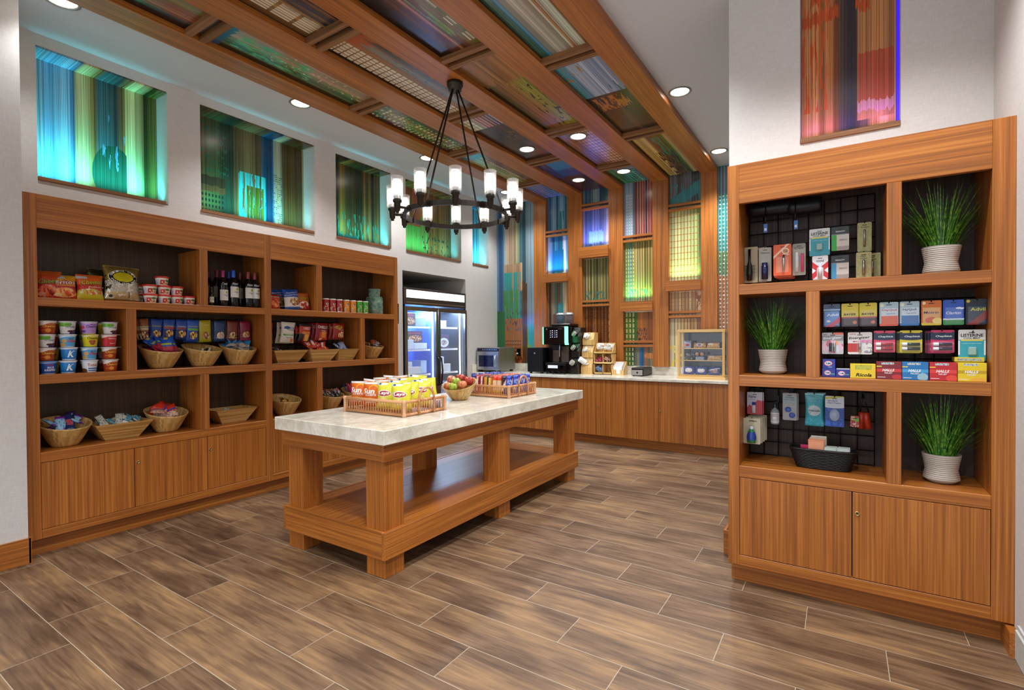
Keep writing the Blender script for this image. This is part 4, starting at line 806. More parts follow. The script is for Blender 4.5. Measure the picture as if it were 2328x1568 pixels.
# -- wine
WG=glass('dark_bottle_glass','#06080a',.06,1.5,1.0)
def bottle(label,loc,cap,lab,k=1.0,group='wine bottles',script=None,lz=.085,lh=.095):
    e=thing('wine_bottle',label,'wine bottle',loc,L90,group)
    r=.041*k; pr=[(.0,.0),(r*.93,.0),(r,.006),(r,.19),(r*.92,.215),(r*.6,.238),(.0155,.262),(.0145,.268),(.0145,.322)]
    pr=[(a,b*k) for a,b in pr]
    mb=MB().lathe(pr,28); ms=[M('#07090d',.06,0,0)]
    if script: ms.append(M('#c9ccd4',.5,0,0)); write(mb,script,0,.205*k,r*1.2,.022*k,lambda x,z:-math.sqrt(max(1e-6,(r*.95)**2-x*x)),1,.3,.08)
    mb.build('bottle',ms,e,None)
    MB().lathe([(.0155*k,.262*k),(.0165*k,.268*k),(.0165*k,.322*k),(.015*k,.327*k),(0,.327*k)],20).build('foil_cap',M(cap,.3,.25),e,None)
    mb=MB(); n_=14; vs=[]
    for i in range(n_+1):
        a=R(-62+124*i/n_); vs+=[((r+.0006)*math.sin(a),-(r+.0006)*math.cos(a),lz*k),((r+.0006)*math.sin(a),-(r+.0006)*math.cos(a),(lz+lh)*k)]
    mb.add(vs,[(2*i,2*i+2,2*i+3,2*i+1) for i in range(n_)],0,True); yf=cyl(r+.0006)
    ms=[lab,M('#2a2a2a',.5,0,0)]
    write(mb,'DREAMING',.006,lz*k+lh*k*.5,r*1.0,.0075,yf,1); write(mb,'TREE',.012,lz*k+lh*k*.38,r*.55,.006,yf,1)
    mb.build('paper_label',ms,e,'xz')
    return e
LB=PK('wine','#d8d4cf',[('r',.55,.66,.85,.88,'#9ab02a'),('r',.62,.66,.68,.80,'#5f7a1c'),('r',.2,.2,.9,.22,'#a8a49c')],9,.6)
LG2=PK('wine2','#8f9088',[],10,.6)
WZ_=1.731
bottle('small wine bottle with a red cap at the left end of the row',(-.075,1.183,WZ_),'#7a2a34',LB,.5,lz=.06)
bottle('front wine bottle with a magenta cap',(-.085,1.287,WZ_),'#a02a6a',LB,.97,script='Crush',lz=.055)
bottle('front wine bottle with a bright blue cap',(-.085,1.379,WZ_),'#2f5fd0',LB,1,script='Blend')
bottle('front wine bottle with a dull red cap, third full size one',(-.085,1.513,WZ_),'#8a3a3c',LB,1,script='Blend')
bottle('front wine bottle with a dull red cap nearest the cabinet stile',(-.085,1.576,WZ_),'#8a3a40',LB,1,script='Blend',)
bottle('wine bottle with a blue cap behind the magenta and blue ones',(-.185,1.39,WZ_),'#24489a',LG2)
bottle('wine bottle with a purple red cap behind the magenta capped one',(-.185,1.285,WZ_),'#7a2450',LG2)
bottle('wine bottle with a red cap in the second row, beside a grey label',(-.18,1.49,WZ_),'#6a2c2e',LG2)
bottle('wine bottle with a brown cap at the back, right of the blue caps',(-.28,1.47,WZ_),'#5a3024',LG2)
bottle('wine bottle with a red cap behind the two right front bottles',(-.19,1.572,WZ_),'#6a2c30',LG2)
bottle('wine bottle with a dark purple cap at the back left of the bay',(-.28,1.262,WZ_),'#5a1f3c',LG2)
# -- cereal cups
def cup(label,loc,m,texts,lid,group='cereal cups in the front row',rz=L90,tab=None):
    e=thing('cereal_cup',label,'cereal cup',loc,rz,group)
    mb=MB().lathe([(.036,0),(.038,.002),(.0465,.08),(.0465,.083)],28); ms=[m]
    yf=lambda x,z:-math.sqrt(max(1e-6,(.0382+.0083*z/.08)**2-x*x))
    for s,cx,cz,wd,ht,hx,*r_ in texts: ms.append(M(hx,.4,0,0)); write(mb,s,cx,cz,wd,ht,yf,len(ms)-1,*r_)
    mb.build('tub',ms,e,'xz',(-.0465,0,.0465,.083))
    lm=MB().lathe([(.0465,.080),(.0515,.082),(.0515,.0855),(.048,.0875),(.044,.0865),(0,.0865)],28)
    if tab: lm.box(.03,.062,-.03,-.008,.0835,.085)
    lm.build('foil_lid',M(lid,.3,.1),e,None); return e
HN=PK('honey','#a8401c',[('r',0,.86,1,1,'#e4dcd8'),('b',.62,.5,.2,'#e4dcd8'),('r',.0,0,1,.05,'#e8e0d8'),('r',.1,.0,1,.60,'#a8401c'),('e',.45,.28,.16,.15,'#e0903a'),('r',.12,.26,.4,.31,'#d8883a')],11)
OF=PK('oats','#e0dedf',[('r',0,.6,1,.92,'#6fae3a',.04),('r',.6,.5,1,1,'#d8d4da',.02),('e',1.0,.0,.5,.36,'#4a2a78'),('f',.62,.2,.24,.1,['#4a2430','#2f1828','#6a3a34'],14),('r',0,.92,1,1,'#e8e6ea')],12)
CX=PK('squares','#58a4d8',[('r',0,.86,1,1,'#d8e4ec'),('b',.72,.5,.2,'#d8e4ec'),('e',.2,.5,.12,.16,'#d8a860'),('e',.16,.18,.12,.14,'#d8a860'),('r',0,0,1,.05,'#dfe8ee')],13)
KK=PK('kblue','#2a86d4',[('r',0,.9,1,1,'#e8eef4'),('r',0,0,1,.07,'#e8eef4'),('r',0,.07,1,.3,'#2678c4')],14)
YE=PK('plain','#d8cc1e',[('r',0,.9,1,1,'#e0e0cc'),('b',.8,.4,.2,'#e0e0cc'),('e',.42,.44,.125,.14,'#a85a3a'),('e',.60,.44,.125,.14,'#a85a3a'),('e',.51,.30,.15,.17,'#a85a3a'),('n',.3,.1,.75,.55,'#c88a6a',20,20,.62)],15)
PU=PK('violet','#b690d4',[('r',0,.9,1,1,'#dcd4e0'),('e',.08,.55,.08,.12,'#d84a5a'),('r',0,.1,.2,.3,'#7a4aa8'),('r',0,0,1,.05,'#e0d4e8')],16)
RD=PK('cinn','#c82f34',[('r',0,.86,1,1,'#e4d8d8'),('b',.72,.5,.2,'#e4d8d8'),('e',.92,.5,.12,.25,'#d8a070'),('r',0,0,.25,.5,'#d83a5a')],17)
RK=PK('krisp','#1a4fa8',[('r',0,.88,1,1,'#a8c0e4'),('r',0,0,1,.06,'#d8e0ea')],18)
TO=PK('total','#dfe6ee',[('r',.3,.28,.95,.38,'#2464b0'),('r',.3,.1,.95,.2,'#3a78c0'),('e',.1,.1,.16,.24,'#6a4428')],19)
THN=[('Honey Nut',.012,.064,.045,.008,'#f0b04a'),('Cheerios',.002,.0515,.070,.017,'#f0c04a')]
TOF=[('OATS & FRUIT',.008,.046,.056,.012,'#34508a',0,0,.004),('Special',-.004,.063,.04,.009,'#3a7a2a')]
TCX=[('RICE',.008,.056,.026,.009,'#1c3a78'),('Chex',.014,.0415,.050,.018,'#d02a4a',.1,.0,.03)]
TK=[('K',.003,.042,.034,.046,'#e4eef4',.22,0,.03)]
TYE=[('Cheerios',.005,.061,.066,.018,'#1c1c14')]
TPU=[('Multi Grain',.014,.066,.036,.008,'#4a2478'),('Cheerios',.006,.052,.066,.019,'#4a2478')]
TRD=[('Cinnamon',.006,.058,.045,.010,'#f4e8e8'),('Gluten Free',.012,.022,.04,.008,'#f4e8e8')]
TRK=[("Kellogg's",.002,.062,.036,.010,'#d83a5a'),('RICE',.004,.044,.034,.014,'#f0f4fa'),('KRISPIES',.002,.027,.056,.013,'#f0f4fa')]
TTO=[('Total',.003,.053,.056,.020,'#b83430')]
rows=[[(HN,THN,'#e8dcd8','brown and orange cereal cup at the top left corner of the cup stack'),(OF,TOF,'#d8d4de','white and green oat cup in the top row, second from the left'),(PU,TPU,'#cfc8dc','violet cereal cup in the top row of the cup stack'),(OF,TOF,'#b8a8d0','white and green oat cup at the top right corner of the cup stack')],
 [(OF,TOF,'#dcd8e0','white and green oat cup in the left column, second row down'),(CX,TCX,'#dfe4ea','light blue cup with red lettering under the top row oat cup'),(YE,TYE,'#d8cc3a','yellow cereal cup with a heart on it'),(RD,TRD,'#e0b8b0','red cinnamon cereal cup in the right column')],
 [(HN,THN,'#e4d0cc','brown and orange cereal cup in the left column, third row down'),(KK,TK,'#dfe4ea','upper of the two blue cups with a big white K'),(CX,TCX,'#a8c4e0','light blue cup with red lettering under the yellow cup'),(HN,THN,'#d8ccc8','brown and orange cereal cup under the red cinnamon cup')],
 [(RK,TRK,'#5a8ad0','dark blue rice cereal cup at the bottom left of the stack'),(KK,TK,'#e4e8ee','lower of the two blue cups with a big white K'),(TO,TTO,'#d4e0e8','white cereal cup with a blue bar in the bottom row'),(HN,THN,'#dcd0cc','brown and orange cereal cup at the bottom right of the stack')]]
ycol=[.098,.211,.332,.45]; first={}
for r_,row in enumerate(rows):
    for c_,(m,tx,lid,lab) in enumerate(row):
        loc=(-.065,ycol[c_]+(.004 if (r_+c_)%3==0 else -.002),1.2125+(3-r_)*.0915)
        cup(lab,loc,m,tx,lid,tab=(r_ in (1,2) and c_==3))
DKC=[HN,YE,HN,OF,YE]
for r_ in range(4):
    for c_,y in enumerate((.115,.212,.322,.43)):
        m=DKC[(r_*2+c_*3)%5]; k=(r_*2+c_*3)%5
        if k not in first: first[k]=cup('cereal cup standing in shadow in the second row behind the front cups',(-.225,y+.045,1.2125+(3-r_)*.0915),m,[],'#9a9a98','cereal cups in the shadowed second row',L90)
        else: dup(first[k],(-.225,y+.045,1.2125+(3-r_)*.0915),L90)
# -- hanging nut packets
NUTF=['#c89a5a','#8a5a34','#e0c088','#6a3a24']
def nutm(nm,top,low,band=None,nut=NUTF,b2=None):
    sh=[('r',0,0,1,.5,low)] if low else []
    if band: sh.append(('r',.1,.52,1,.62,band))
    sh+=[('f',.55,.30,.34,.17,nut,9)]
    if b2: sh+=[('r',0,0,1,.1,b2)]
    return PK(nm,top,sh,len(nm))
BLU=['#e0b83a','#1c1c24','#c8783a','#e8d8a0','#d8a82a']
NB=[(.062,.165,PK('trail','#9a5a28',[('r',0,.45,1,.65,'#d8c8a0',.05),('f',.5,.2,.5,.24,['#6a3a24','#e8dcc0','#a84a34','#3a2018'],9)],20),'brown trail mix packet hanging at the left end of the nut row',[('trail mix',.0,.6,.7,.07,'#2a5a9a')]),
 (.088,.17,nutm('pnut','#1f4fae','#1a3a8a',None,BLU),'plain blue nut packet, first of the blue ones on the pegs',[('PLANTERS',.0,.66,.75,.07,'#c8c83a')]),
 (.088,.165,nutm('pnut2','#2458b8','#1a3a8a','#b8443a',BLU),'blue nut packet with an orange red band, left of its twin',[('PLANTERS',.0,.66,.75,.07,'#c8c83a')]),
 (.088,.172,nutm('pnut3','#1f50b0','#16306e','#8a3a34',BLU),'blue nut packet with a dull red band in the middle of the row',[('PLANTERS',.0,.66,.75,.07,'#b8c0d8')]),
 (.095,.19,nutm('pnut4','#245cc0','#1c48a0','#6ab03a',BLU),'blue nut packet with a green band',[('PLANTERS',.0,.70,.75,.06,'#c8c83a')]),
 (.10,.19,nutm('gnut','#b8a820','#a89a1c',None,['#a86a4a','#d8b06a','#6a4a3a']),'mustard yellow nut packet hanging above the middle bowl',[('WONDERFUL',.0,.78,.6,.05,'#e0d890')]),
 (.098,.185,nutm('navynut','#27446e','#203a62',None,['#e8d8b8','#c8a880','#a89070']),'slate blue nut packet between the yellow and brown ones',[('CASHEWS',.0,.18,.7,.06,'#c8d4e4')]),
 (.098,.185,nutm('brownnut','#7a3426','#6a2a20',None,['#e0c890','#3a2a20','#c89a60']),'brown nut packet next to the slate blue one',[('MIXED NUTS',.0,.18,.7,.06,'#e0b8a0')]),
 (.098,.178,nutm('maroonnut','#8a1f42','#7a1a3a',None,['#e8c888','#c89050','#8a5a3a'],'#a83a5a'),'maroon nut packet hanging at the right end of the nut row',[('ALMONDS',.0,.2,.7,.06,'#e8b8c4')])]
for (w_,h_,m,lab,tx),y in zip(NB,NUTS):
    b=bag('nut_packet',lab,'nut packet',w_,h_,.028,m,tx,(-.195,y,1.608-h_),lean=-3,group='nut packets on the pegs',seed=int(y*100),nx=8,nz=10,pinch=.02)
    l2=lab.split(',')[0]
    dup(b,(-.235,y-.006,1.608-h_),label=' '.join(l2.split()[:11])+' hung behind its front twin')
# -- bowls and trays
def bowl(label,loc,rz,r0=.072,r1=.155,h=.165,sl=.036,group='slanted bamboo bowls'):
    n_=40; mb=MB(); vs=[]; L=12
    def rim(a): return h+sl*math.sin(a)           # high at the back (+y), low in front
    prof=[]
    for side in (0,1):
        ks=range(L+1) if side==0 else range(L,-1,-1)
        for k in ks:
            f=k/L
            for i in range(n_):
                a=2*PI*i/n_; r=r0+(r1-r0)*(f**.85) - (.008 if side else 0)
                z=f*rim(a) if side==0 else max(.01,f*rim(a)+(.0))
                if side and k==L: z=rim(a)
                vs.append((r*math.cos(a),r*math.sin(a),z))
    fs=[]; rws=2*(L+1)
    for j in range(rws-1):
        for i in range(n_):
            k=(i+1)%n_; fs.append((j*n_+i,j*n_+k,(j+1)*n_+k,(j+1)*n_+i))
    fs+=[tuple(range(n_))[::-1],tuple((rws-1)*n_+i for i in range(n_))]
    mb.add(vs,fs,0,True)
    o=mb.build('bamboo_bowl',STAVE,None,None); o.location=loc; o.rotation_euler=(0,0,rz); return tag(o,label,'bowl',group)
S1,S2=1.212,.692
bowl('slanted bamboo bowl full of blue nut packets on the middle shelf',(-.165,.828,S1),L90+.25)
bowl('nearly empty slanted bamboo bowl under the mustard yellow nut packet',(-.165,1.146,S1),L90+.25)
bowl('slanted bamboo bowl of pale blue packets at the right of the middle shelf',(-.165,1.458,S1),L90+.25)
bowl('slanted bamboo bowl of violet wrapped bars at the left of the low shelf',(-.175,.215,S2),L90+.1)
bowl('slanted bamboo bowl of red packets on the low shelf by the divider',(-.185,.87,S2),L90+.1)
bowl('slanted bamboo bowl of dark candy in the short bay of the middle shelf',(-.19,3.035,S1),L90+.25)
bowl('slanted bamboo bowl with a few gold bars behind the island corner',(-.185,1.93,S2),L90+.15)
bowl('slanted bamboo bowl of mixed small candy behind the chip basket',(-.185,2.45,S2),L90+.15)
bowl('slanted bamboo bowl of pink and blue straws behind the orange chip bags',(-.185,2.80,S2),L90+.15)
def tray(label,loc,w0,w1,d0,d1,h,group='flared bamboo trays'):
    mb=MB(); t_=.008; vs=[]
    for (w_,d_,z) in ((w0,d0,0),(w1,d1,h),(w1-2*t_,d1-2*t_,h),(w0-2*t_,d0-2*t_,t_)):
        vs+=[(-w_/2,-d_/2,z),(w_/2,-d_/2,z),(w_/2,d_/2,z),(-w_/2,d_/2,z)]
    fs=[(3,2,1,0),(12,13,14,15)]
    for a in (0,4,8):
        for i in range(4): fs.append((a+i,a+(i+1)%4,a+4+(i+1)%4,a+4+i))
    o=mb.add(vs,fs).build('bamboo_tray',BAMX,None,None); o.location=loc; o.rotation_euler=(0,0,L90); return tag(o,label,'tray',group)
tray('flared bamboo tray of blue packets between two bowls on the low shelf',(-.19,.545,S2),.215,.37,.12,.25,.125)
tray('almost empty flared bamboo tray in the low right bay of the first cabinet',(-.21,1.405,S2),.215,.37,.12,.25,.125)
tray('left flared bamboo tray on the middle shelf of the cabinet beside the cooler',(-.14,1.90,S1),.215,.365,.12,.25,.122)
tray('middle flared bamboo tray heaped with red candy packs',(-.14,2.285,S1),.215,.365,.12,.25,.122)
tray('right flared bamboo tray with pale blue candy, by the divider',(-.14,2.588,S1),.2,.27,.12,.25,.122)
# small packets
PKT={}
def packet(nm,m,w_,h_,t_):
    k=(nm,m.name,w_,h_)
    if k not in PKT:
        vs,fs,yf=bagshape(w_,h_,t_,len(PKT),6,8,.03); vs=[(x,y,z-h_/2) for x,y,z in vs]
        mb=MB().add(vs,fs,0,True); o=mb.build(nm,crinkle(m),None,'xz',(-w_/2,-h_/2,w_/2,h_/2)); PKT[k]=o; return o
    o=PKT[k].copy(); COL.objects.link(o); return o
def heap(label,cat,nm,mats,size,c,R_,n_,z0,g,seed,flatn=.5,dz=.014):
    rng=random.Random(seed); Rx,Ry=R_ if isinstance(R_,tuple) else (R_,R_)
    for i in range(n_):
        o=packet(nm,mats[i%len(mats)],*size); a=rng.uniform(0,6.28); r=math.sqrt(rng.random()); ti=rng.uniform(-1,1)*flatn
        o.location=(c[0]+Rx*r*math.cos(a),c[1]+Ry*r*math.sin(a),z0+min(dz*.6,.055/n_)*i+rng.uniform(0,.01))
        o.rotation_euler=(R(-90)+R(38)+ti,rng.uniform(-.5,.5),L90+rng.uniform(-.9,.9)); tag(o,label,cat,g)
PBLU=PK('peanut','#1f55b8',[('r',0,0,1,.32,'#b02438'),('r',.35,.8,.65,1,'#c8b84a'),('r',.1,.42,.9,.54,'#a8b83a')],30)
heap('blue peanut packet with a red foot heaped in the first slanted bowl','nut packet','nut_packet',[PBLU],(.10,.13,.028),(-.17,.828),(.06,.085),18,S1+.15,'peanut packets in the first slanted bowl',1)
PSK=PK('coin','#d8d8c8',[('e',.5,.5,.3,.3,'#1c2a1c'),('r',0,.8,1,1,'#c8c03a')],31)
heap('small packet lying in the nearly empty slanted bowl','snack packet','snack_packet',[PSK],(.06,.07,.012),(-.18,1.17),(.03,.05),5,S1+.10,'packets in the nearly empty bowl',2)
PPB=PK('tealmix','#2f86c4',[('r',0,0,1,.5,'#d8c8b0'),('n',0,0,1,.5,'#3a2a20',14,14,.56)],32)
heap('blue and brown mix packet in the right slanted bowl on the middle shelf','snack packet','snack_packet',[PPB],(.08,.10,.02),(-.18,1.458),(.065,.095),16,S1+.14,'mix packets in the right slanted bowl',3)
PVI=PK('violetbar','#8fc0dc',[('r',0,0,1,.16,'#7a2a9a'),('r',0,.84,1,1,'#7a2a9a'),('n',0,.2,1,.8,'#3a6a9a',6,6,.6)],33); PNV=PK('navybar','#1c2c5a',[('r',.2,.3,.8,.6,'#b04a5a')],34)
heap('violet ended snack bar in the low left bowl','snack bar','snack_bar',[PVI,PVI,PNV],(.055,.14,.024),(-.175,.215),(.06,.08),16,S2+.125,'wrapped bars in the low left bowl',4,.3)
PTE=PK('tealbar','#2f7a94',[('r',0,0,1,.3,'#d8d0bc'),('n',0,0,1,1,'#c8d8dc',8,8,.58)],35); PCR=PK('creambar','#c8c0a8',[('n',0,0,1,1,'#3a6a8a',9,6,.55)],36)
heap('teal and cream snack bar lying in the low tray','snack bar','snack_bar',[PTE,PCR],(.045,.12,.012),(-.19,.545),(.045,.11),22,S2+.088,'snack bars in the low tray',5,.25,.006)
PRE=PK('redbrit','#c4301c',[('r',0,0,1,.45,'#d8b8a0'),('n',0,0,1,.45,'#8a3a2a',14,14,.52),('b',.45,.1,.12,'#2a4a9a')],37)
heap('red and blue snack packet in the low bowl by the divider','snack packet','snack_packet',[PRE],(.10,.12,.026),(-.18,.85),(.045,.055),10,S2+.135,'red packets in the low bowl',6)
heap('thin wrapped bar lying in the almost empty tray','snack bar','snack_bar',[PCR],(.03,.10,.01),(-.22,1.38),(.03,.05),4,S2+.085,'bars in the almost empty tray',7,.2,.004)
PBK=PK('darkbar','#17151a',[('n',0,0,1,1,'#e0dcd4',7,7,.6),('r',.2,.4,.8,.6,'#c8c4bc')],38); PSKT=PK('redcandy','#c4281c',[('r',.3,.2,.7,.9,'#e8d8d4',.1),('b',.1,.3,.1,'#e0a03a')],39)
heap('dark wrapped candy bar in the left flared tray','candy','candy_bar',[PBK],(.04,.09,.014),(-.14,1.83),(.04,.06),8,S1+.095,'candy in the left flared tray',8,.3,.006)
heap('red candy pack heaped in the middle flared tray','candy','candy_pack',[PSKT,PSKT,PSKT],(.06,.14,.02),(-.14,2.28),(.05,.12),16,S1+.13,'red candy packs in the middle tray',9,.4)
PLB=PK('lilac','#9aa8c8',[('n',0,0,1,1,'#3a3a5a',6,8,.6)],40)
heap('pale blue candy bar in the right flared tray','candy','candy_bar',[PLB],(.04,.13,.014),(-.15,2.60),(.04,.07),9,S1+.125,'candy in the right flared tray',10,.25,.006)
PMX=PK('mixcandy','#1f2026',[('n',0,0,1,1,'#e0e0e0',8,8,.57),('r',.1,.1,.4,.5,'#b8402c')],41); POR=PK('orangec','#b8502a',[('n',0,0,1,1,'#2a1c18',7,7,.55)],42)
heap('small dark wrapped candy in the short bay bowl','candy','candy',[PMX,POR],(.05,.07,.02),(-.19,3.035),(.085,.105),18,S1+.135,'small candy in the short bay bowl',11)
PGD=PK('goldbar','#c08a34',[('r',0,.3,1,.6,'#2a1c10'),('n',0,0,1,1,'#e0b85a',7,7,.6)],43)
heap('gold and black candy bar in the bowl behind the island corner','candy','candy_bar',[PGD],(.045,.1,.016),(-.175,1.91),(.03,.05),7,S2+.10,'gold bars in the island corner bowl',12)
PRB=PK('redblack','#1c1a1e',[('n',0,0,1,1,'#e4e0dc',8,8,.56),('r',.4,.4,.9,.9,'#b83a2c')],44)
heap('small red, white and black candy in the bowl behind the basket','candy','candy',[PRB],(.05,.075,.018),(-.185,2.45),(.085,.095),18,S2+.14,'small candy behind the chip basket',13)
ST=[M('#b82a6a',.35),M('#c83a80',.35),M('#2a4ab0',.35),M('#d87a3a',.35)]
rng=random.Random(5); st0={}
for i in range(26):
    k=(0,1,0,2,1,3)[i%6]; a=R(-60+120*i/25)
    if k not in st0: o=MB().box(-.006,.006,-.002,.002,0,.2).build('candy_straw',ST[k],None,None); st0[k]=o
    else: o=st0[k].copy(); COL.objects.link(o)
    o.location=(-.185+rng.uniform(-.05,.05),2.80+.05*math.sin(a)*1.2,S2+.06); o.rotation_euler=(rng.uniform(-.25,.25),.55*math.sin(a),L90)
    tag(o,('dark pink','pink','blue','orange')[k]+' candy straw fanned out in the bowl behind the orange chip bags','candy','candy straws behind the chip basket')
# -- second cabinet top shelf
B1=PK('hot','#c8401c',[('f',.5,.35,.45,.3,['#e87a3a','#d85a2a','#f0b070','#a8241a'],8),('r',0,.75,1,1,'#b0281c')],50)
bag('chip_bag','orange red chip bag cut off by the stile, left of the blue pretzel bags','chip bag',.13,.14,.05,B1,[('Fritos',.1,.82,.7,.12,'#f0e8e0',.2,.1)],(-.09,1.765,1.731),lean=10,group='snack bags beside the cooler',seed=8)
B2=PK('pretz','#e4e2de',[('r',0,.6,1,1,'#1d52b4',.04),('f',.62,.38,.34,.2,['#a8703a','#e4dcd0','#8a5228','#c89a60'],9),('r',0,0,1,.12,'#2a66c4')],51)
TP=[("Snyder's",.0,.82,.7,.09,'#d8e0f0',.3,.1),('Pretzel Crisps',.0,.70,.85,.09,'#d8e0f0',.3,.1)]
bag('pretzel_bag','front blue and white pretzel bag','snack bag',.17,.2,.065,B2,TP,(-.09,1.965,1.731),lean=9,group='snack bags beside the cooler',seed=9,seal='#1d52b4')
bag('pretzel_bag','blue and white pretzel bag behind the front one','snack bag',.17,.2,.065,B2,TP,(-.20,1.885,1.731),lean=9,group='snack bags beside the cooler',seed=10,seal='#1d52b4')
B3=PK('puff2','#c4661c',[('r',0,.0,1,.48,'#a02418',.06),('f',.5,.28,.42,.2,['#e8d8c8','#c84a2a','#a01c14','#f0e0d0'],8)],52)
bag('chip_bag','orange and red chip bag leaning on the divider','chip bag',.155,.18,.06,B3,[('Cheetos',.05,.66,.66,.16,'#16140c',.2,-.1,.06,.0006),('Cheetos',.05,.665,.62,.13,'#b8c03a',.2,-.1,.012,.0018),('Crunchy',-.1,.87,.5,.06,'#e8d0b0',0,-.1)],(-.10,2.10,1.731),lean=11,group='snack bags beside the cooler',seed=11,seal='#c4661c')
# short chip cans
def can(label,loc,hx,low):
    e=thing('chip_can',label,'chip can',loc,L90,'short chip cans')
    m=PK('can'+hx[1:],hx,[('e',.5,.64,.19,.12,'#e8e0d0'),('e',.5,.61,.11,.05,'#2a1610'),('e',.5,.71,.15,.04,'#2a1610'),('r',.06,.13,.2,.36,'#dcd8d4'),('g',.06,.14,.2,.34,8,1,.5,1,'#2a2a2a'),('f',.75,.2,.24,.12,['#d8b060','#b88a3a'],8)],53)
    mb=MB().lathe([(.037,.002),(.0375,.004),(.0375,.126)],28); w=[m,M('#e0d8a0',.4,0,0)]
    write(mb,'Pringles',-.001,.054,.046,.013,cyl(.0375),1,.0,.25)
    mb.build('can_body',w,e,'xz',(-.0375,0,.0375,.128))
    MB().lathe([(.0385,.124),(.0395,.126),(.0395,.134),(.036,.136),(0,.1355)],28).build('plastic_lid',M('#e4dcd4',.4),e,None)
    MB().lathe([(.0378,0),(.0385,.002),(.0385,.005),(.0375,.006)],28).build('base_rim',STEEL,e,None); return e
for y,h_,l in ((2.33,'#a01820','red chip can next to the divider'),(2.415,'#a81a22','red chip can in the middle of the three red ones'),(2.502,'#a41a24','red chip can touching the first orange can'),(2.595,'#d8801c','orange chip can next to the red ones'),(2.686,'#dc861e','orange chip can next to the green ones'),(2.772,'#3aa028','green chip can next to the orange ones'),(2.857,'#3fa82c','green chip can next to the glass jar')): can(l,(-.075,y,1.731),h_,None)
e=thing('glass_jar','green tinted glass jar at the right end of the top shelf','jar',(-.13,3.05,1.731),L90)
def jarm():
    t=NT('green_jar_glass'); f=t.noise(t.co(),28,4); t.bump(f,.6,.006)
    return t.fin(t.ramp(f,[(.35,'#6a9a88'),(.6,'#a4c8b4'),(.75,'#d8e0c4')]),.1,0,Transmission_Weight=.5,IOR=1.4)
JG=jarm()
MB().lathe([(0,.002),(.094,.0),(.098,.006),(.098,.18),(.09,.2),(.07,.205)],32,cap=False).build('jar_body',JG,e,None)
MB().lathe([(.068,.202),(.066,.21),(.066,.268),(.072,.272),(.072,.29),(.068,.293),(0,.293)],32).build('jar_neck',JG,e,None)
# hanging cracker bags
def hang(lab,nm,cat,w_,h_,t_,m,tx,y,x,zt,n_,g,lean=-6,dx=.055,rot=.12):
    b=bag(nm,lab,cat,w_,h_,t_,m,tx,(x,y,zt-h_),rz=L90+rot,lean=lean,group=g,seed=int(y*37))
    for k in range(1,n_): dup(b,(x-dx*k,y-.012*k,zt-h_),label=' '.join(lab.split(',')[0].split()[:10])+', hung %s behind the front'%('one' if k==1 else 'two'))
HG_='cracker bags on the pegs'
hang('white snack bag with blue lettering and a green strip','snack_bag','snack bag',.165,.205,.05,PK('veg','#dcd8cc',[('r',.15,.36,.85,.44,'#5f9a3a'),('f',.8,.14,.2,.09,['#e0a04a','#d87a2a','#dcd8cc'],9),('e',.35,.74,.2,.07,'#2f5a9a',.1)],60),[('GARDEN',.12,.74,.62,.08,'#24508a',0,-.12),('VEGGIE',.15,.64,.62,.08,'#24508a',0,-.12),('veggie',.0,.4,.5,.05,'#e8f0e0'),('Sea Salt',.05,.27,.4,.05,'#3a3a3a')],1.905,-.11,1.606,2,HG_)
hang('red and black cracker bag with yellow squares','cracker_bag','cracker bag',.15,.185,.045,PK('grooves','#c43420',[('r',0,.85,1,1,'#1c1a1c'),('r',0,0,.32,.45,'#1f1c20',.06),('r',.75,0,1,.3,'#1f1c20',.06),('r',.4,.05,.75,.42,'#d8a040'),('n',.4,.05,.75,.42,'#e8c060',12,12,.5)],61),[('CHEEZ-IT',.05,.74,.6,.13,'#f0ece8'),('GROOVES',.05,.50,.7,.13,'#f0c860')],2.12,-.14,1.598,3,HG_)
hang('deep red cracker bag with an orange cracker on it','cracker_bag','cracker bag',.165,.185,.05,PK('cheez','#8a161c',[('r',.25,0,1,.5,'#c43a24',.05),('r',.4,.15,.8,.5,'#e08a34',.05),('r',.3,.02,.5,.14,'#e8c89a')],62),[('CHEEZ-IT',.02,.76,.8,.15,'#f0ece8',0,-.08),('ORIGINAL',.05,.56,.4,.05,'#f0ece8',0,-.08)],2.32,-.14,1.612,3,HG_)
hang('red popcorn bag with a yellow oval at the right end of the pegs','popcorn_bag','snack bag',.165,.178,.06,PK('pop','#9a2018',[('e',.4,.76,.3,.1,'#c8b02a'),('e',.4,.76,.25,.07,'#8a1c18'),('f',.66,.3,.3,.2,['#e8d8c0','#d8a870','#c87a50'],9),('r',0,0,1,.1,'#8a1a18')],63),[('Smart',.0-.1,.76,.4,.08,'#e8c83a',.2,-.08),('POPCORN',.1,.6,.5,.05,'#e8d0c0',0,-.08)],2.53,-.13,1.612,3,HG_)
bag('cracker_bag','orange and yellow bag cut off by the stile, left of the white snack bag','cracker bag',.1,.2,.04,PK('cut','#c84a1c',[('r',0,0,1,.35,'#d8c02a'),('r',0,.35,1,.5,'#e8e0d8')],64),[],(-.22,1.775,1.40),group=HG_,lean=-4,seed=14)
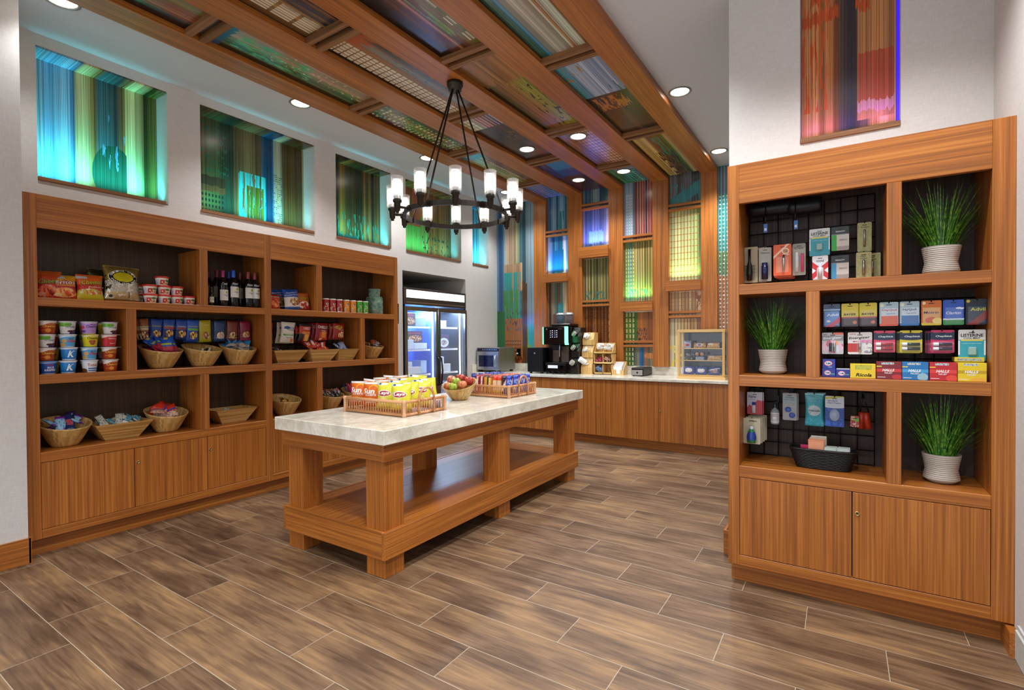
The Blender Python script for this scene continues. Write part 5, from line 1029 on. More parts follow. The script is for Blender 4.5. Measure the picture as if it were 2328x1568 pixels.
# ---------------------------------------------------------------- on the island
ZI=.903
RAT=wood('rattan',0,'#a8683c','#c68a58','#d8a274',.45,30)
def rattan(label,x0,x1,y0,y1,hx):
    cx,cy=(x0+x1)/2,(y0+y1)/2; a,b=(x1-x0)/2,(y1-y0)/2
    t=thing('rattan_basket',label,'basket',(cx,cy,ZI),0,'rattan baskets on the island')
    for z in (.012,.10): MB().tube([(-a,-b,z),(a,-b,z),(a,b,z),(-a,b,z)],.0105,8,closed=True).build('rail',RAT,t,None)
    mb=MB()
    for i in range(1,24): x=-a+2*a*i/24; [mb.tube([(x,y,.012),(x,y,.10)],.0042,6) for y in (-b,b)]
    for i in range(1,17): y=-b+2*b*i/17; [mb.tube([(x,y,.012),(x,y,.10)],.0042,6) for x in (-a,a)]
    mb.build('slats',RAT,t,None); box('floor_board',RAT,(-a,a,-b,b,.004,.009),t)
    for sx in (-1,1):
        for sy in (-1,1): MB().lathe([(.006,-.004),(.014,0),(.016,.008),(.012,.018),(.0125,.09),(.017,.098),(.016,.108),(.008,.114)],12,c=(sx*a,sy*b,0)).build('corner_post',M('#d0a07a',.5),t,None)
    for s in (-1,1):
        pts=[(s*(a+.012),-.078,.0)]+[(s*(a+.012),-.078*math.cos(PI*i/12),.105+.08*math.sin(PI*i/12)) for i in range(13)]+[(s*(a+.012),.078,.0)]
        MB().tube(pts,.0085,8).build('handle',RAT,t,None)
rattan('rattan basket of orange and yellow chip bags at the near end of the island',1.385,1.988,1.402,1.822,0)
rattan('rattan basket of upright candy bars at the far end of the island',1.54,2.0,2.672,3.125,0)
SUN=PK('sun','#d8661a',[('r',0,.92,1,1,'#e4e0dc'),('e',.7,.72,.26,.2,'#e8a82a'),('e',.68,.68,.22,.18,'#d8661a'),('f',.5,.30,.46,.06,['#e8b03a','#d88a2a'],9),('r',0,0,1,.2,'#c4501c')],70)
LAY=PK('lay','#d8d43a',[('r',0,.9,.55,1,'#dfe4ea'),('e',.16,.95,.07,.04,'#2f4f9a'),('e',.42,.58,.36,.13,'#d8d8d0'),('e',.44,.57,.32,.10,'#a82434'),('e',.36,.30,.3,.12,'#e4dc7a'),('r',.7,.2,.85,.32,'#c4bc3a'),('r',0,0,1,.10,'#c8c02c')],71)
sun=bag('chip_bag','orange chip bag at the near left corner of the rattan basket','chip bag',.135,.178,.06,SUN,[('Sun',-.06,.64,.7,.22,'#f4f0ec',.15,0,.03),('CHIPS',.05,.48,.62,.08,'#f4f0ec',0,0,.02),('HARVEST',.05,.19,.66,.07,'#f0e4d8')],(1.462,1.462,ZI+.04),rz=.28,lean=4,group='chip bags in the near basket',seed=21,seal='#e2ded8')
lay=bag('chip_bag','front left yellow chip bag in the rattan basket, next to the orange ones','chip bag',.145,.185,.065,LAY,[('Lays',-.06,.58,.56,.15,'#f4f2ee',.2,0,.03)],(1.755,1.456,ZI+.036),rz=.42,lean=9,group='chip bags in the near basket',seed=22,seal='#e0dc70')
dup(sun,(1.60,1.462,ZI+.04),.3,'second orange chip bag in the front row of the rattan basket')
dup(lay,(1.895,1.465,ZI+.034),.55,'front right yellow chip bag at the near corner of the rattan basket')
W3=['second','third','last']
for r_,y in enumerate((1.56,1.655,1.75)):
  tl=[
    dup(sun,(1.468+.005*r_,y,ZI+.05+.008*r_),.2+.15*(-1)**r_,'orange chip bag in the left column of the basket, %s row from the front'%W3[r_],rx=-R(3+2*r_)),
    dup(sun,(1.612,y+.005,ZI+.05+.01*r_),.1+.12*(-1)**r_,'orange chip bag in the second column of the basket, %s row from the front'%W3[r_],rx=-R(2)),
    dup(lay,(1.757,y,ZI+.045+.014*r_),.36+.2*(-1)**r_,'yellow chip bag in the third column of the basket, %s row from the front'%W3[r_],rx=-R(5+r_)),
    dup(lay,(1.895,y+.004,ZI+.04+.008*r_),.7+.14*r_,'yellow chip bag along the handle side of the basket, %s row from the front'%W3[r_],rx=-R(14))]
  for q,o in enumerate(tl): o.rotation_euler.y=R((5,-4,3,-6)[(q+r_)%4])
bag('chip_bag','pale blue and white bag lying at the far right corner of the chip basket','chip bag',.09,.1,.03,PK('paleblue','#dfe4f0',[('r',.3,0,1,.6,'#7a9ad8',.1)],72),[],(1.935,1.775,ZI+.012),rz=.9,lean=3,group='chip bags in the near basket',seed=23)
BAR=[('navy',PK('bnavy','#1a2a78',[('n',0,0,1,.8,'#dfe4ee',8,8,.55),('r',0,.85,1,1,'#1c2f8a')],73)),('red and silver',PK('bred','#a8222c',[('r',.2,.1,.5,.9,'#e0d4d0'),('n',0,0,1,1,'#5a1a24',9,9,.58)],74)),('brown and gold',PK('bgold','#c89a34',[('r',.55,0,1,1,'#5a2f1c'),('r',0,.88,1,1,'#3a2014')],75)),('amber',PK('bamber','#b8802c',[('r',0,.3,.4,1,'#e0c060'),('r',0,.85,1,1,'#7a2a1c')],76)),('peach with a red top',PK('bpeach','#e0c09a',[('r',0,.72,1,1,'#d8401f',.05),('r',0,0,1,.2,'#d8a83a')],77)),('black, white and red',PK('bblk','#14141c',[('b',0,.6,.35,'#e0dcd8'),('b',.3,.6,.08,'#b82a2a')],78)),('royal blue',PK('broyal','#1f3ab0',[('n',.2,.2,.9,.8,'#dfe6f4',12,5,.55)],79))]
bi=[0,1,1,2,3,4,4,5,6]; LN='the candy bar basket'
for c_ in range(9):
    for r_ in range(4):
        k=bi[c_] if not(c_<3 and r_>1) else 0
        o=packet('candy_bar',BAR[k][1],.048,.168 if k else .185,.014)
        o.location=(1.575+.049*c_+.004*(r_%2),2.72+.105*r_,ZI+.112); o.rotation_euler=(R(-6-3*(r_%2)),R(4),.75+.1*((c_*3+r_)%3))
        tag(o,'upright %s candy bar in the far rattan basket'%BAR[k][0] if False else 'upright %s candy bar standing in the far rattan basket'%BAR[k][0],'candy bar','%s candy bars in the far basket'%BAR[k][0])
bowl('slanted bamboo fruit bowl between the two rattan baskets',(1.675,2.385,ZI),.2,.066,.152,.142,.046)
def apple(label,loc,m,r,rx=0,rz=0):
    e=thing('apple',label,'apple',loc,rz,'apples in the fruit bowl',rx)
    pr=[(.0,-.80),(.22,-.86),(.45,-.78),(.75,-.5),(.95,-.1),(1,.2),(.93,.52),(.72,.76),(.45,.86),(.22,.80),(.06,.66),(0,.62)]
    MB().lathe([(a*r,b*r) for a,b in pr],24).build('fruit',m,e,None)
    MB().tube([(0,0,.6*r),(.05*r,0,.9*r),(.16*r,.02*r,1.15*r)],.05*r,6).build('stem',M('#4a3018',.7),e,None)
def apm(nm,a,b,c,sc=5):
    t=NT('apple_'+nm); o=t.co(); f=t.noise(t.vec('MULTIPLY',o,(90,90,14)),1,3); g=t.noise(o,420,1)
    col=t.ramp(f,[(.35,a),(.55,b),(.72,c)]); col=t.mix(t.math('MULTIPLY',t.math('GREATER_THAN',g,.66),.6),col,lin('#e8d8a8')); return t.fin(col,.22)
AR,AG,AP=apm('red','#8a1420','#b02a2c','#c8703a'),apm('green','#7a9a24','#9ab038','#c8c45a'),apm('blush','#b83a34','#d07a50','#d8b870')
AL=[('deep red apple on top of the fruit bowl',(1.665,2.41,1.085),AR,.043),('red apple at the left of the fruit bowl, nearest the cooler',(1.575,2.395,1.068),AP,.041),('red apple at the right of the fruit bowl under the rim top',(1.745,2.435,1.062),AR,.041),('speckled red apple at the front right of the fruit bowl',(1.745,2.335,1.035),AP,.042),('upper green apple in the fruit bowl',(1.67,2.345,1.055),AG,.041),('lower green apple at the front of the fruit bowl',(1.685,2.285,1.018),AG,.040),('blush apple at the front left of the fruit bowl',(1.60,2.32,1.02),AP,.039),('red apple at the back of the fruit bowl',(1.66,2.48,1.06),AR,.041)]
for i,(l,p,m,r) in enumerate(AL): apple(l,p,m,r,.5*math.sin(i*2),i)
# condiment packets on the counter rack
rc=(1.62,5.68,ZC)
def sachets(label,m,x,z,n_,g,sz=(.05,.045,.006),seed=1,y0=.03,dy=.1,sd=.045):
    rng=random.Random(seed)
    for i in range(n_):
        o=packet('sachet',m,*sz); o.location=(rc[0]+x+rng.uniform(-sd,sd),rc[1]+y0+rng.uniform(0,dy),ZC+z+.028+.006*i*.5); o.rotation_euler=(rng.uniform(-.5,.9),rng.uniform(-.8,.8),rng.uniform(-1,1)); tag(o,label,'sachet',g)
WP=PK('creamer','#ecebe8',[('r',.2,.4,.8,.5,'#c88a8a')],80); WP2=PK('sugar','#f0f0ee',[('n',.1,.2,.9,.8,'#5a5a60',9,9,.62)],81); PKP=PK('pink','#c8446a',[('r',.1,.3,.9,.6,'#e8a0b4')],82); BRP=PK('rose','#d8b0a0',[('r',.1,.3,.9,.6,'#b85a4a')],83); BLP=PK('bluetea','#2f5f94',[('n',0,0,1,1,'#d8e0ea',7,7,.58)],84)
sachets('white creamer tub heaped on the top left of the condiment rack',WP,-.07,.335,22,'creamers on the rack top',(.042,.04,.02),1,sd=.045)
sachets('white sugar packet heaped on the top right of the condiment rack',WP2,.07,.335,20,'sugar packets on the rack top',(.055,.045,.010),2,sd=.042)
sachets('pink sweetener packet in the middle left of the rack',PKP,-.07,.162,14,'pink packets on the rack',(.05,.04,.008),3,sd=.04)
sachets('pale rose packet in the middle right of the rack',BRP,.07,.162,14,'rose packets on the rack',(.05,.045,.008),4,sd=.04)
sachets('blue tea packet in the lower left of the rack',BLP,-.07,.03,14,'blue packets on the rack',(.055,.06,.008),5,sd=.04)
sachets('brown stir stick packet lying in the lower right of the rack',PK('stick','#b07a4a',[],85),.07,.008,4,'stick packets on the rack',(.08,.02,.006),6,sd=.02)
# pastry case contents
pc=(3.01,5.45,ZC)
def pastry(nm,label,m,size,p,rz=0,rx=-20,g=None,cat='pastry'):
    o=packet(nm,m,*size); o.location=(pc[0]+p[0],pc[1]+p[1],ZC+p[2]+size[1]*.46*math.cos(R(rx))+.004); o.rotation_euler=(R(rx),0,rz); tag(o,label,cat,g)
CRO=PK('croissant','#b8782c',[('n',0,0,1,1,'#d8a850',7,7,.5),('e',.5,.5,.25,.28,'#c8c8dc'),('e',.5,.48,.14,.16,'#4a3a6a'),('n',0,0,1,1,'#7a4a1c',9,6,.66)],90); BUN=PK('bun','#c8944a',[('n',0,0,1,1,'#e8c47a',8,8,.55),('r',.1,.5,.5,.8,'#e0d8d0',.1),('n',0,0,1,1,'#a85a3a',9,7,.64)],91); MUF=PK('muffin','#1c1c22',[('n',0,0,1,1,'#b8c0c8',6,6,.56),('r',.1,.2,.9,.5,'#4a3a34',.08)],92)
BAGL=PK('bagel','#1a2a9a',[('e',.5,.5,.34,.3,'#d8c8b0'),('n',.2,.25,.8,.75,'#e8e4ec',8,8,.5)],93); SAND=PK('sand','#1c2f9a',[('e',.5,.5,.34,.3,'#d4c0c0'),('r',.3,.7,.7,.8,'#2f7a3a',.1),('n',.2,.3,.8,.65,'#f0ecf0',9,7,.5)],94); DON=PK('donut','#1a2a8c',[('e',.5,.45,.3,.26,'#8a4a34'),('n',.2,.2,.8,.7,'#d8b890',9,8,.56),('b',.5,.3,.1,'#dfe4f4')],95)
for a in (('pastry_pack','wrapped golden pastry in the middle of the top case shelf',CRO,(.15,.075,.05),(-.035,.12,.382)),('pastry_pack','wrapped iced bun at the right of the top case shelf',BUN,(.15,.075,.05),(.125,.12,.382)),('pastry_pack','clear wrapped dark muffin pack at the left of the middle case shelf',MUF,(.12,.09,.06),(-.16,.12,.232)),('pastry_pack','wrapped golden bun at the right of the middle case shelf',BUN,(.17,.06,.05),(.14,.12,.232)),('pastry_pack','blue wrapped bagel at the left of the case bottom',BAGL,(.13,.1,.04),(-.165,.1,.052)),('pastry_pack','blue wrapped sandwich with a green leaf in the case bottom',SAND,(.13,.1,.04),(-.015,.1,.052)),('pastry_pack','blue wrapped chocolate pastry at the right of the case bottom',DON,(.13,.1,.04),(.14,.1,.052)),('pastry_pack','white and blue wrapped pastry at the left of the top case shelf',PK('wpack','#b8c4e8',[('r',.3,.2,.8,.5,'#a82a4a',.1),('e',.2,.3,.2,.3,'#e0a070')],96),(.10,.1,.05),(-.19,.12,.382))): pastry(*a,g='wrapped pastries in the case')
t=thing('jam_box','small clear box with two orange discs in the middle of the pastry case','box',(pc[0]-.035,pc[1]+.1,ZC+.232))
MB().box(-.05,.05,0,.05,0,.045,bev=.003).build('clear_box',M('#8a98a8',.2),t,None)
for x in (-.03,.03): MB().lathe([(.021,0),(.021,.008),(0,.009)],20,xf=Matrix.Translation((x,.0,.075))@Matrix.Rotation(R(90),4,'X')).tube([(x,.01,.07),(x*.8,.02,.04)],.004,6,1).build('disc',[M('#d8905a',.4),BLACK],t,None)
# ---------------------------------------------------------------- right cabinet goods
def card(nm,label,cat,w_,h_,m,texts,x,z0,y,extra=None,g=None,th=.0025,r=.006,top=None):
    e=thing(nm,label,cat,(x,y,z0),0,g); mb=MB(); pts=[]
    for cx,cz,a0 in ((w_/2-r,r,-90),(w_/2-r,h_-r,0),(-w_/2+r,h_-r,90),(-w_/2+r,r,180)):
        for k in range(4): a=R(a0+30*k); pts.append((cx+r*math.cos(a),cz+r*math.sin(a)))
    n_=len(pts); vs=[(p,-th/2,q) for p,q in pts]+[(p,th/2,q) for p,q in pts]
    mb.add(vs,[tuple(range(n_)),tuple(range(n_,2*n_))[::-1]]+[(i,i+n_,(i+1)%n_+n_,(i+1)%n_) for i in range(n_)])
    ms=[m,BLACKM]; mb.box(-.011,.011,-th/2-.0004,0,h_-.016,h_-.0125,1)
    for s,cx,cz,wd,ht,hx,*q in texts: ms.append(M(hx,.4,0,0)); write(mb,s,cx*w_,cz*h_,wd*w_,ht*h_,flat(-th/2),len(ms)-1,*q,lift=.0006)
    mb.build('card',ms,e,'xz',(-w_/2,0,w_/2,h_))
    if extra: extra(e,w_,h_)
    return e
def bub(x0,x1,z0,z1,d=.012,m=None):
    return lambda e,w_,h_: MB().box(x0*w_,x1*w_,-d,-.0014,z0*h_,z1*h_,bev=.004).build('blister',m or PLASTIC,e,None)
def many(*fs): return lambda e,w_,h_: [f(e,w_,h_) for f in fs]
def stick(nm,x,z0,z1,r,m,horiz=False,capm=None,y=-.009):
    def f(e,w_,h_):
        if horiz:
            X=Matrix.Translation((0,y,z0*h_))@Matrix.Rotation(R(90),4,'Y'); L=(z1)*w_
            b=MB().lathe([(0,-L/2),(r,-L/2),(r,L/2),(0,L/2)],14,xf=X).build(nm,m,e,None)
            if capm: MB().lathe([(r*1.06,-L/2-.001),(r*1.06,-L/2+L*.28)],14,xf=X).build('cap',capm,e,None)
        else:
            b=MB().lathe([(0,z0*h_),(r,z0*h_),(r,z1*h_),(r*.6,z1*h_+.004),(0,z1*h_+.004)],14,c=(x*w_,y,0)).build(nm,m,e,None)
            if capm: MB().lathe([(r*.85,z1*h_-.002),(r*.85,z1*h_+.018),(0,z1*h_+.019)],14,c=(x*w_,y,0)).build('cap',capm,e,None)
    return f
def brush(e,w_,h_):
    MB().tube([(0,-.012,.20),(0,-.014,.13),(0,-.016,.105),(0,-.016,.06),(0,-.016,.012)],[.007,.007,.013,.017,.013],10).build('handle',BLACK,e,None)
    mb=MB(); [mb.tube([(sx*.4,-.018,.014+.0085*i),(sx,-.024,.016+.0085*i)],.0014,5) for i in range(11) for sx in (-.032,-.021,.021,.032)]; mb.build('bristles',BLACK,e,None)
CARD=PK('buff','#b4a88c',[],100,.5)
GT='toiletry cards on the upper pegs'
c=card('hairbrush_card','black hairbrush on a buff card at the upper left of the right cabinet','hairbrush',.088,.215,CARD,[('Hairbrush',-.36,.72,.4,.05,'#3a342a',0,R(90))],4.005,1.756,2.285,brush,GT)
dup(c,(4.05,2.335,1.756),-.25,'black hairbrush on a buff card tucked behind the front one')
c=card('spray_card','small navy spray bottle on a grey card beside the hairbrushes','spray bottle',.068,.2,PK('greycard','#a9a8a0',[],101,.5),[('TRESemme',0,.85,.75,.05,'#3a3a3a')],4.088,1.759,2.285,many(stick('bottle',.0,.06,.45,.018,M('#141c44',.15),capm=M('#16204e',.3),y=-.02),bub(-.4,.4,.04,.68,.004)),GT)
c=card('stain_pen_card','orange stain remover card, front one of its peg','stain remover',.092,.18,PK('orange','#d8561c',[('b',.55,.5,.08,'#e8c8a8'),('e',.68,.78,.2,.1,'#e8e0dc'),('e',.68,.78,.16,.08,'#e0a03a'),('r',.15,.1,.85,.6,'#e07a4a',.02)],102,.35),[('Tide',.18,.78,.26,.08,'#1c3a8a',.2),('to go',.2,.66,.4,.05,'#f4e8e0')],4.181,1.785,2.26,many(stick('pen',.08,.16,.55,.007,STEEL,capm=M('#3a3a40',.3)),bub(-.32,.34,.1,.62,.016)),GT)
for k in range(3): dup(c,(4.181+.006*k,2.295+.03*k,1.778-.003*k),.05*(k+1),'orange stain remover card number %s behind the front one'%('two','three','four')[k] if False else 'orange stain remover card hung %s behind the front one'%('next','second','last')[k])
card('toothpaste_card','grey card with toothpaste and a pink toothbrush','toothpaste',.066,.182,PK('crest','#a9a69a',[('r',0,.86,1,1,'#8f8c84')],103,.4),[('Crest',0,.86,.7,.07,'#16243c',.25)],4.264,1.783,2.285,many(stick('toothpaste_tube',-.15,.1,.62,.010,M('#dfe2ea',.3),capm=WHITEP),stick('toothbrush_case',.25,.1,.66,.008,M('#d84a7a',.25)),bub(-.42,.42,.06,.74,.016)),GT)
MINT=PK('mint','#2f9cae',[('r',0,.68,1,1,'#d8dcdc'),('r',.1,.64,.9,.69,'#d8c84a'),('r',0,.2,.06,.66,'#dfe6ea'),('r',.94,.2,1,.66,'#dfe6ea')],104,.35)
TL=[('LISTERINE',0,.82,.82,.10,'#141414',0,0,.03),('COOL MINT',0,.73,.62,.06,'#141414',0,0,.02),('pocket breath strips',0,.56,.7,.025,'#dfeef0')]
vial=bub(-.16,.16,.2,.45,.018,glass('mint_vial','#9fc8c4',.1,1.45,.7))
c=card('breath_strip_card','teal mint strip card on the upper pegs, above the red and white eye drops','breath strips',.099,.152,MINT,TL,4.365,1.885,2.28,vial,GT)
dup(c,(KX(5.01),2.172,1.305),0,'teal mint strip card at the right end of the middle bay')
RE=lambda h,k: PK('floss'+str(k),'#1c2424',[('r',0,0,.3,.68,h),('r',.3,.0,1,.66,'#d8d2c8'),('r',.3,0,1,.18,'#a89c94'),('r',0,.66,1,.69,'#8a8f8f')],105,.3)
card('floss_pack','green and clear floss pack on the upper pegs','dental floss',.082,.132,RE('#2aa83a',1),[('REACH',0,.80,.5,.06,'#e8eef0'),('REACH',.18,.44,.42,.07,'#1c1c1c')],4.463,1.905,2.285,bub(-.16,.44,.1,.62,.02),GT)
card('floss_pack','blue and clear floss pack under the green one','dental floss',.082,.128,RE('#3f9ad0',2),[('REACH',0,.80,.5,.06,'#e8eef0'),('REACH',.18,.44,.42,.07,'#1c1c1c')],4.462,1.750,2.285,bub(-.16,.44,.1,.62,.02),GT)
OLV=PK('olive_card','#b4b478',[('n',0,0,1,1,'#c0c088',6,6,.5)],106,.5)
card('tweezer_card','tweezers on an olive card at the right of the upper pegs','tweezers',.065,.16,OLV,[('Tweezer',.05,.84,.6,.05,'#2a2a1c')],4.575,1.895,2.335,stick('tweezers',0,.16,.72,.005,STEEL),GT)
c=card('nail_clipper_card','nail clippers on an olive card under the tweezers','nail clipper',.07,.138,OLV,[('Nail',-.05,.84,.3,.06,'#2a2a1c'),('Clipper',.0,.75,.5,.06,'#2a2a1c')],4.571,1.75,2.305,stick('clipper',0,.1,.66,.007,STEEL),GT)
dup(c,(4.615,2.36,1.748),-.3,'olive clipper card fanned out behind the front one')
VIS=[('r',0,0,1,.3,'#d8dce0'),('b',.5,-.5,.26,'#c8242f'),('b',.0,.5,.26,'#c8242f'),('r',.3,0,.7,.5,'#dfe3e6')]
card('eye_drop_card','white and red eye drop card under the teal mint card','eye drops',.076,.132,PK('visine1','#dfe3e6',VIS,107,.4),[('VISINE',0,.78,.5,.09,'#1c3a6a',.1),('red eye',0,.05,.4,.04,'#c8242f')],4.369,1.748,2.25,many(stick('drop_bottle',0,.1,.5,.011,M('#dfe6ec',.2),capm=M('#c8ccd4',.2))),GT)
t=thing('rolled_bundle','dark rolled bundle hung along the top of the upper wire grid','bundle',(4.17,2.34,2.20))
DKB=M('#0f151c',.45); X=Matrix.Rotation(R(90),4,'Y')
MB().lathe([(0,-.185),(.035,-.18),(.045,-.15),(.046,.03),(.042,.045),(0,.046)],18,xf=X).build('roll',DKB,t,None); MB().lathe([(0,.03),(.042,.035),(.047,.06),(.047,.19),(.038,.205),(0,.207)],18,xf=X@Matrix.Translation((.012,0,0))).build('roll',DKB,t,None)
MB().tube([(-.08,-.048,0),(-.08,-.052,-.06),(-.08,-.052,-.1)],.003,6).tube([(.075,-.048,0),(.075,-.052,-.06),(.075,-.052,-.1)],.003,6).build('strap',BLACK,t,None)
for x in (-.09,.068): box('tag',PK('bluetag','#2f6fc8',[('r',.2,.2,.8,.5,'#dfe8f4')],108),(x,x+.02,-.055,-.052,-.15,-.10),t,uv='xz')
# medicine
GM='medicine cards on the middle pegs'
def med(label,x,m,tx,w_=.078,h_=.126,z=1.482): card('medicine_card',label,'medicine',w_*.97,h_*.97,m,tx,KX(x),KZ(z),2.162,bub(-.4,.42,.06,.70,.008,PLASTIC),GM)
AD1=PK('ad1','#20345c',[('r',.06,.06,.94,.68,'#4f86d0'),('e',.3,.25,.12,.05,'#e0e8f4'),('b',-.3,.5,.25,'#b83a5a'),('r',0,.72,1,.78,'#8fb0d8')],110,.2)
med('pale blue pain reliever card at the left end of the medicine row',4.424,AD1,[('Advil',.05,.53,.7,.12,'#e4ecf8',0,0,.02)])
BY=PK('bayer','#c8b41e',[('r',.06,.40,.94,.72,'#d0b83a'),('r',.0,.0,1,.36,'#3a2a34'),('b',.36,.0,.06,'#a8344a'),('e',.78,.18,.12,.07,'#c86a4a')],111,.3)
med('first yellow and black aspirin card, next to the pale blue card',4.508,BY,[('BAYER',.0,.53,.72,.09,'#141414',.25,0,.03)])
med('second yellow and black aspirin card, next to the day cold card',4.589,BY,[('BAYER',.0,.53,.72,.09,'#141414',.25,0,.03)])
DQ=lambda k,h:PK('dq'+str(k),'#9fb6c4',[('r',.1,.06,.96,.74,'#c8d4e0'),('r',.1,.06,.96,.42,h),('r',0,0,1,.1,h),('e',.14,.87,.1,.07,'#d8d8b8')],112+k,.3)
med('pale card with a red orange half, day cold medicine',4.679,DQ(1,'#d8583a'),[('DayQuil',.02,.66,.76,.11,'#b83a3a'),('VapoCOOL',.1,.51,.5,.06,'#2a6ab0')],.081)
med('pale card with a blue half, night cold medicine',4.765,DQ(2,'#2f6fb4'),[('NyQuil',.0,.66,.68,.11,'#1c3a6a'),('VapoCOOL',.1,.51,.5,.06,'#2a6ab0')],.081)
med('orange pain reliever card in the medicine row',4.853,PK('motrin','#c8661c',[('r',.08,.1,.94,.72,'#d8a060'),('e',.5,.2,.3,.14,'#c85a2a',.08),('r',0,0,1,.1,'#d8c02a'),('e',.8,.18,.25,.12,'#e8d070',.1),('e',.14,.9,.08,.06,'#e8d8a0')],115,.3),[('Motrin',.0,.52,.74,.10,'#1c2a5a',.1)],.08)
med('royal blue allergy card with a cloud and a green foot',4.939,PK('claritin','#1f4fb8',[('r',.1,.1,.95,.7,'#2f66c8'),('r',0,.0,1,.2,'#2f8a4a',.05),('r',0,.2,1,.26,'#c8dcec',.03),('e',.8,.66,.2,.04,'#e4eef8',.06)],116,.3),[('Claritin',.0,.48,.72,.11,'#e4ecf6',.2)],.08)
med('dark navy pain reliever card at the right end of the medicine row',5.024,PK('ad2','#16283c',[('r',.1,.06,.95,.72,'#1c3a50'),('b',-.35,.6,.32,'#8a2424'),('e',.12,.92,.09,.06,'#c8b84a')],117,.2),[('Advil',.08,.60,.72,.13,'#c8c83a',0,0,.02)],.078)
GB='battery and lip balm packs'
card('battery_pack','silver battery pack with black batteries at the left of the middle bay','batteries',.098,.116,PK('en1','#b8b8bc',[('r',0,.62,1,.85,'#8a8a90'),('f',.5,.35,.5,.3,['#c85a6a','#d8b0c0','#e0a050','#c8d0dc'],4),('r',.5,.9,1,1,'#d8604a')],120,.25),[('Energizer',.0,.74,.86,.14,'#e8ecf4',.25,.06,.02),('AA2',-.36,.91,.2,.06,'#2a2a2a')],KX(4.428),KZ(1.331),2.172,many(stick('battery',-.10,.12,.5,.0072,BLACK,capm=None),stick('battery',.08,.12,.5,.0072,STEEL),bub(-.25,.3,.08,.58,.018)),GB)
card('battery_pack','white and red battery pack with a tangle of pink on it','batteries',.106,.116,PK('en2','#d8d4d2',[('r',0,.1,.45,.5,'#b8342f',.03),('r',.5,.5,1,.66,'#d88ab0',.1),('n',.6,.05,1,.6,'#8a8a98',7,6,.54)],121,.3),[('Energizer',-.02,.74,.86,.14,'#16161a',.25,.06,.02),('MAX',-.15,.58,.26,.07,'#c8342f',.2),('AAA2',-.3,.92,.26,.06,'#b83a4a')],KX(4.553),KZ(1.331),2.172,many(stick('battery',.0,.1,.5,.0065,STEEL,capm=None),bub(-.15,.2,.06,.56,.016)),GB)
def balm(label,x,h1,h2,cm,beh,dxx):
    m=PK('balm'+h1[1:],h1,[('r',0,.62,1,.92,'#1c2c4a'),('e',.5,.66,.6,.1,'#1c2c4a'),('e',.5,.42,.5,.08,h2),('r',.12,.88,.9,1,h1)],122,.25)
    e=card('lip_balm_pack',label,'lip balm',.09,.112,m,[('ChapStick',.06,.72,.7,.10,'#e4ecf0',.15,0,.015)],KX(x),KZ(1.342),2.172,many(stick('lip_balm_tube',0,.38,.78,.0075,M(cm,.3),True,WHITEP),stick('lip_balm_tube',0,.18,.78,.0075,M(cm,.3),True,WHITEP),bub(-.46,.46,.06,.5,.017)),GB)
    for k in range(beh): dup(e,(KX(x)-dxx*(k+1),2.21+.035*k,1.340),0,label.split(',')[0]+' hung behind the front pack' if k==0 else 'back most '+label.split(',')[0])
balm('pink red lip balm twin pack, leftmost of the lip balms',4.661,'#c83a5a','#d86a8a','#a8202c',0,0)
balm('yellow lip balm twin pack',4.772,'#c8b428','#d8c84a','#1c2420',2,.004)
balm('magenta lip balm twin pack',4.898,'#b82a5a','#d85a7a','#241a3a',2,.007)
# boxes on the middle shelf
GX='medicine boxes on the middle shelf'
def pbox(nm,label,x,y,z,w_,d_,h_,m,texts,flap=None):
    e=thing(nm,label,'box',(x,y,z),0,GX); mb=MB().box(-w_/2,w_/2,0,d_,0,h_,bev=.001); ms=[m]
    for s,cx,cz,wd,ht,hx,*q in texts: ms.append(M(hx,.4,0,0)); write(mb,s,cx*w_,cz*h_,wd*w_,ht*h_,flat(0),len(ms)-1,*q,lift=.0007)
    mb.build('carton',ms,e,'xz',(-w_/2,0,w_/2,h_))
    if flap: MB().box(-w_*.48,w_*.48,d_*.3,d_,h_,h_+.003).build('lid_flap',flap,e,None)
    return e
TM=PK('antacid','#1f2f94',[('e',.4,.5,.26,.3,'#d8443a'),('e',.4,.5,.22,.25,'#dfe4f0'),('r',.62,.3,.94,.42,'#3fa07a')],130)
TT=[('TUMS',-.10,.5,.36,.22,'#1c2a6a',0,0,.03)]
pbox('antacid_box','lower navy antacid box at the left end of the middle shelf',4.412,2.14,S1,.061,.06,.044,TM,TT); pbox('antacid_box','upper navy antacid box standing on the lower one',4.412,2.15,S1+.0445,.058,.05,.05,PK('antacid2','#1f2f94',[('e',.45,.55,.33,.28,'#d8443a'),('e',.45,.55,.28,.23,'#dfe4f0'),('r',.45,.12,.75,.2,'#8fb0b8')],131),[('TUMS',-.05,.55,.42,.2,'#1c2a6a',0,0,.03)]); pbox('antacid_box','navy antacid box with a white flap beside the yellow drop box',4.476,2.14,S1,.062,.06,.041,TM,TT,WHITEP)
pbox('cough_drop_box','yellow herb drop box with black script lettering',4.5615,2.105,S1,.108,.06,.074,PK('herb','#e0c41e',[('r',.2,.6,.85,.92,'#b8b43a'),('n',.2,.6,.85,.92,'#8a9a2a',12,4,.6)],132),[('Ricola',.05,.24,.62,.24,'#141408',.3,0,.03)])
def halls(label,x,h,h2,fr):
    return pbox('cough_drop_box',label,x,2.075+.02,S1,.102,.06,.088,PK('drops'+h[1:],h,[('b',.42,.0,.17,h2),('r',0,.70,.22,.76,'#d8c040'),('r',.2,.84,.7,.96,'#b8c0c4'),('n',.2,.84,.7,.96,'#6a7478',14,5,.56),*fr,('r',.04,.10,.36,.13,'#d8dce0')],133,.3),[('HALLS',-.02,.52,.46,.15,'#f2f2f2',.25,0,.03),('RELIEF',-.02,.36,.30,.08,'#e8e8e8',.1)])
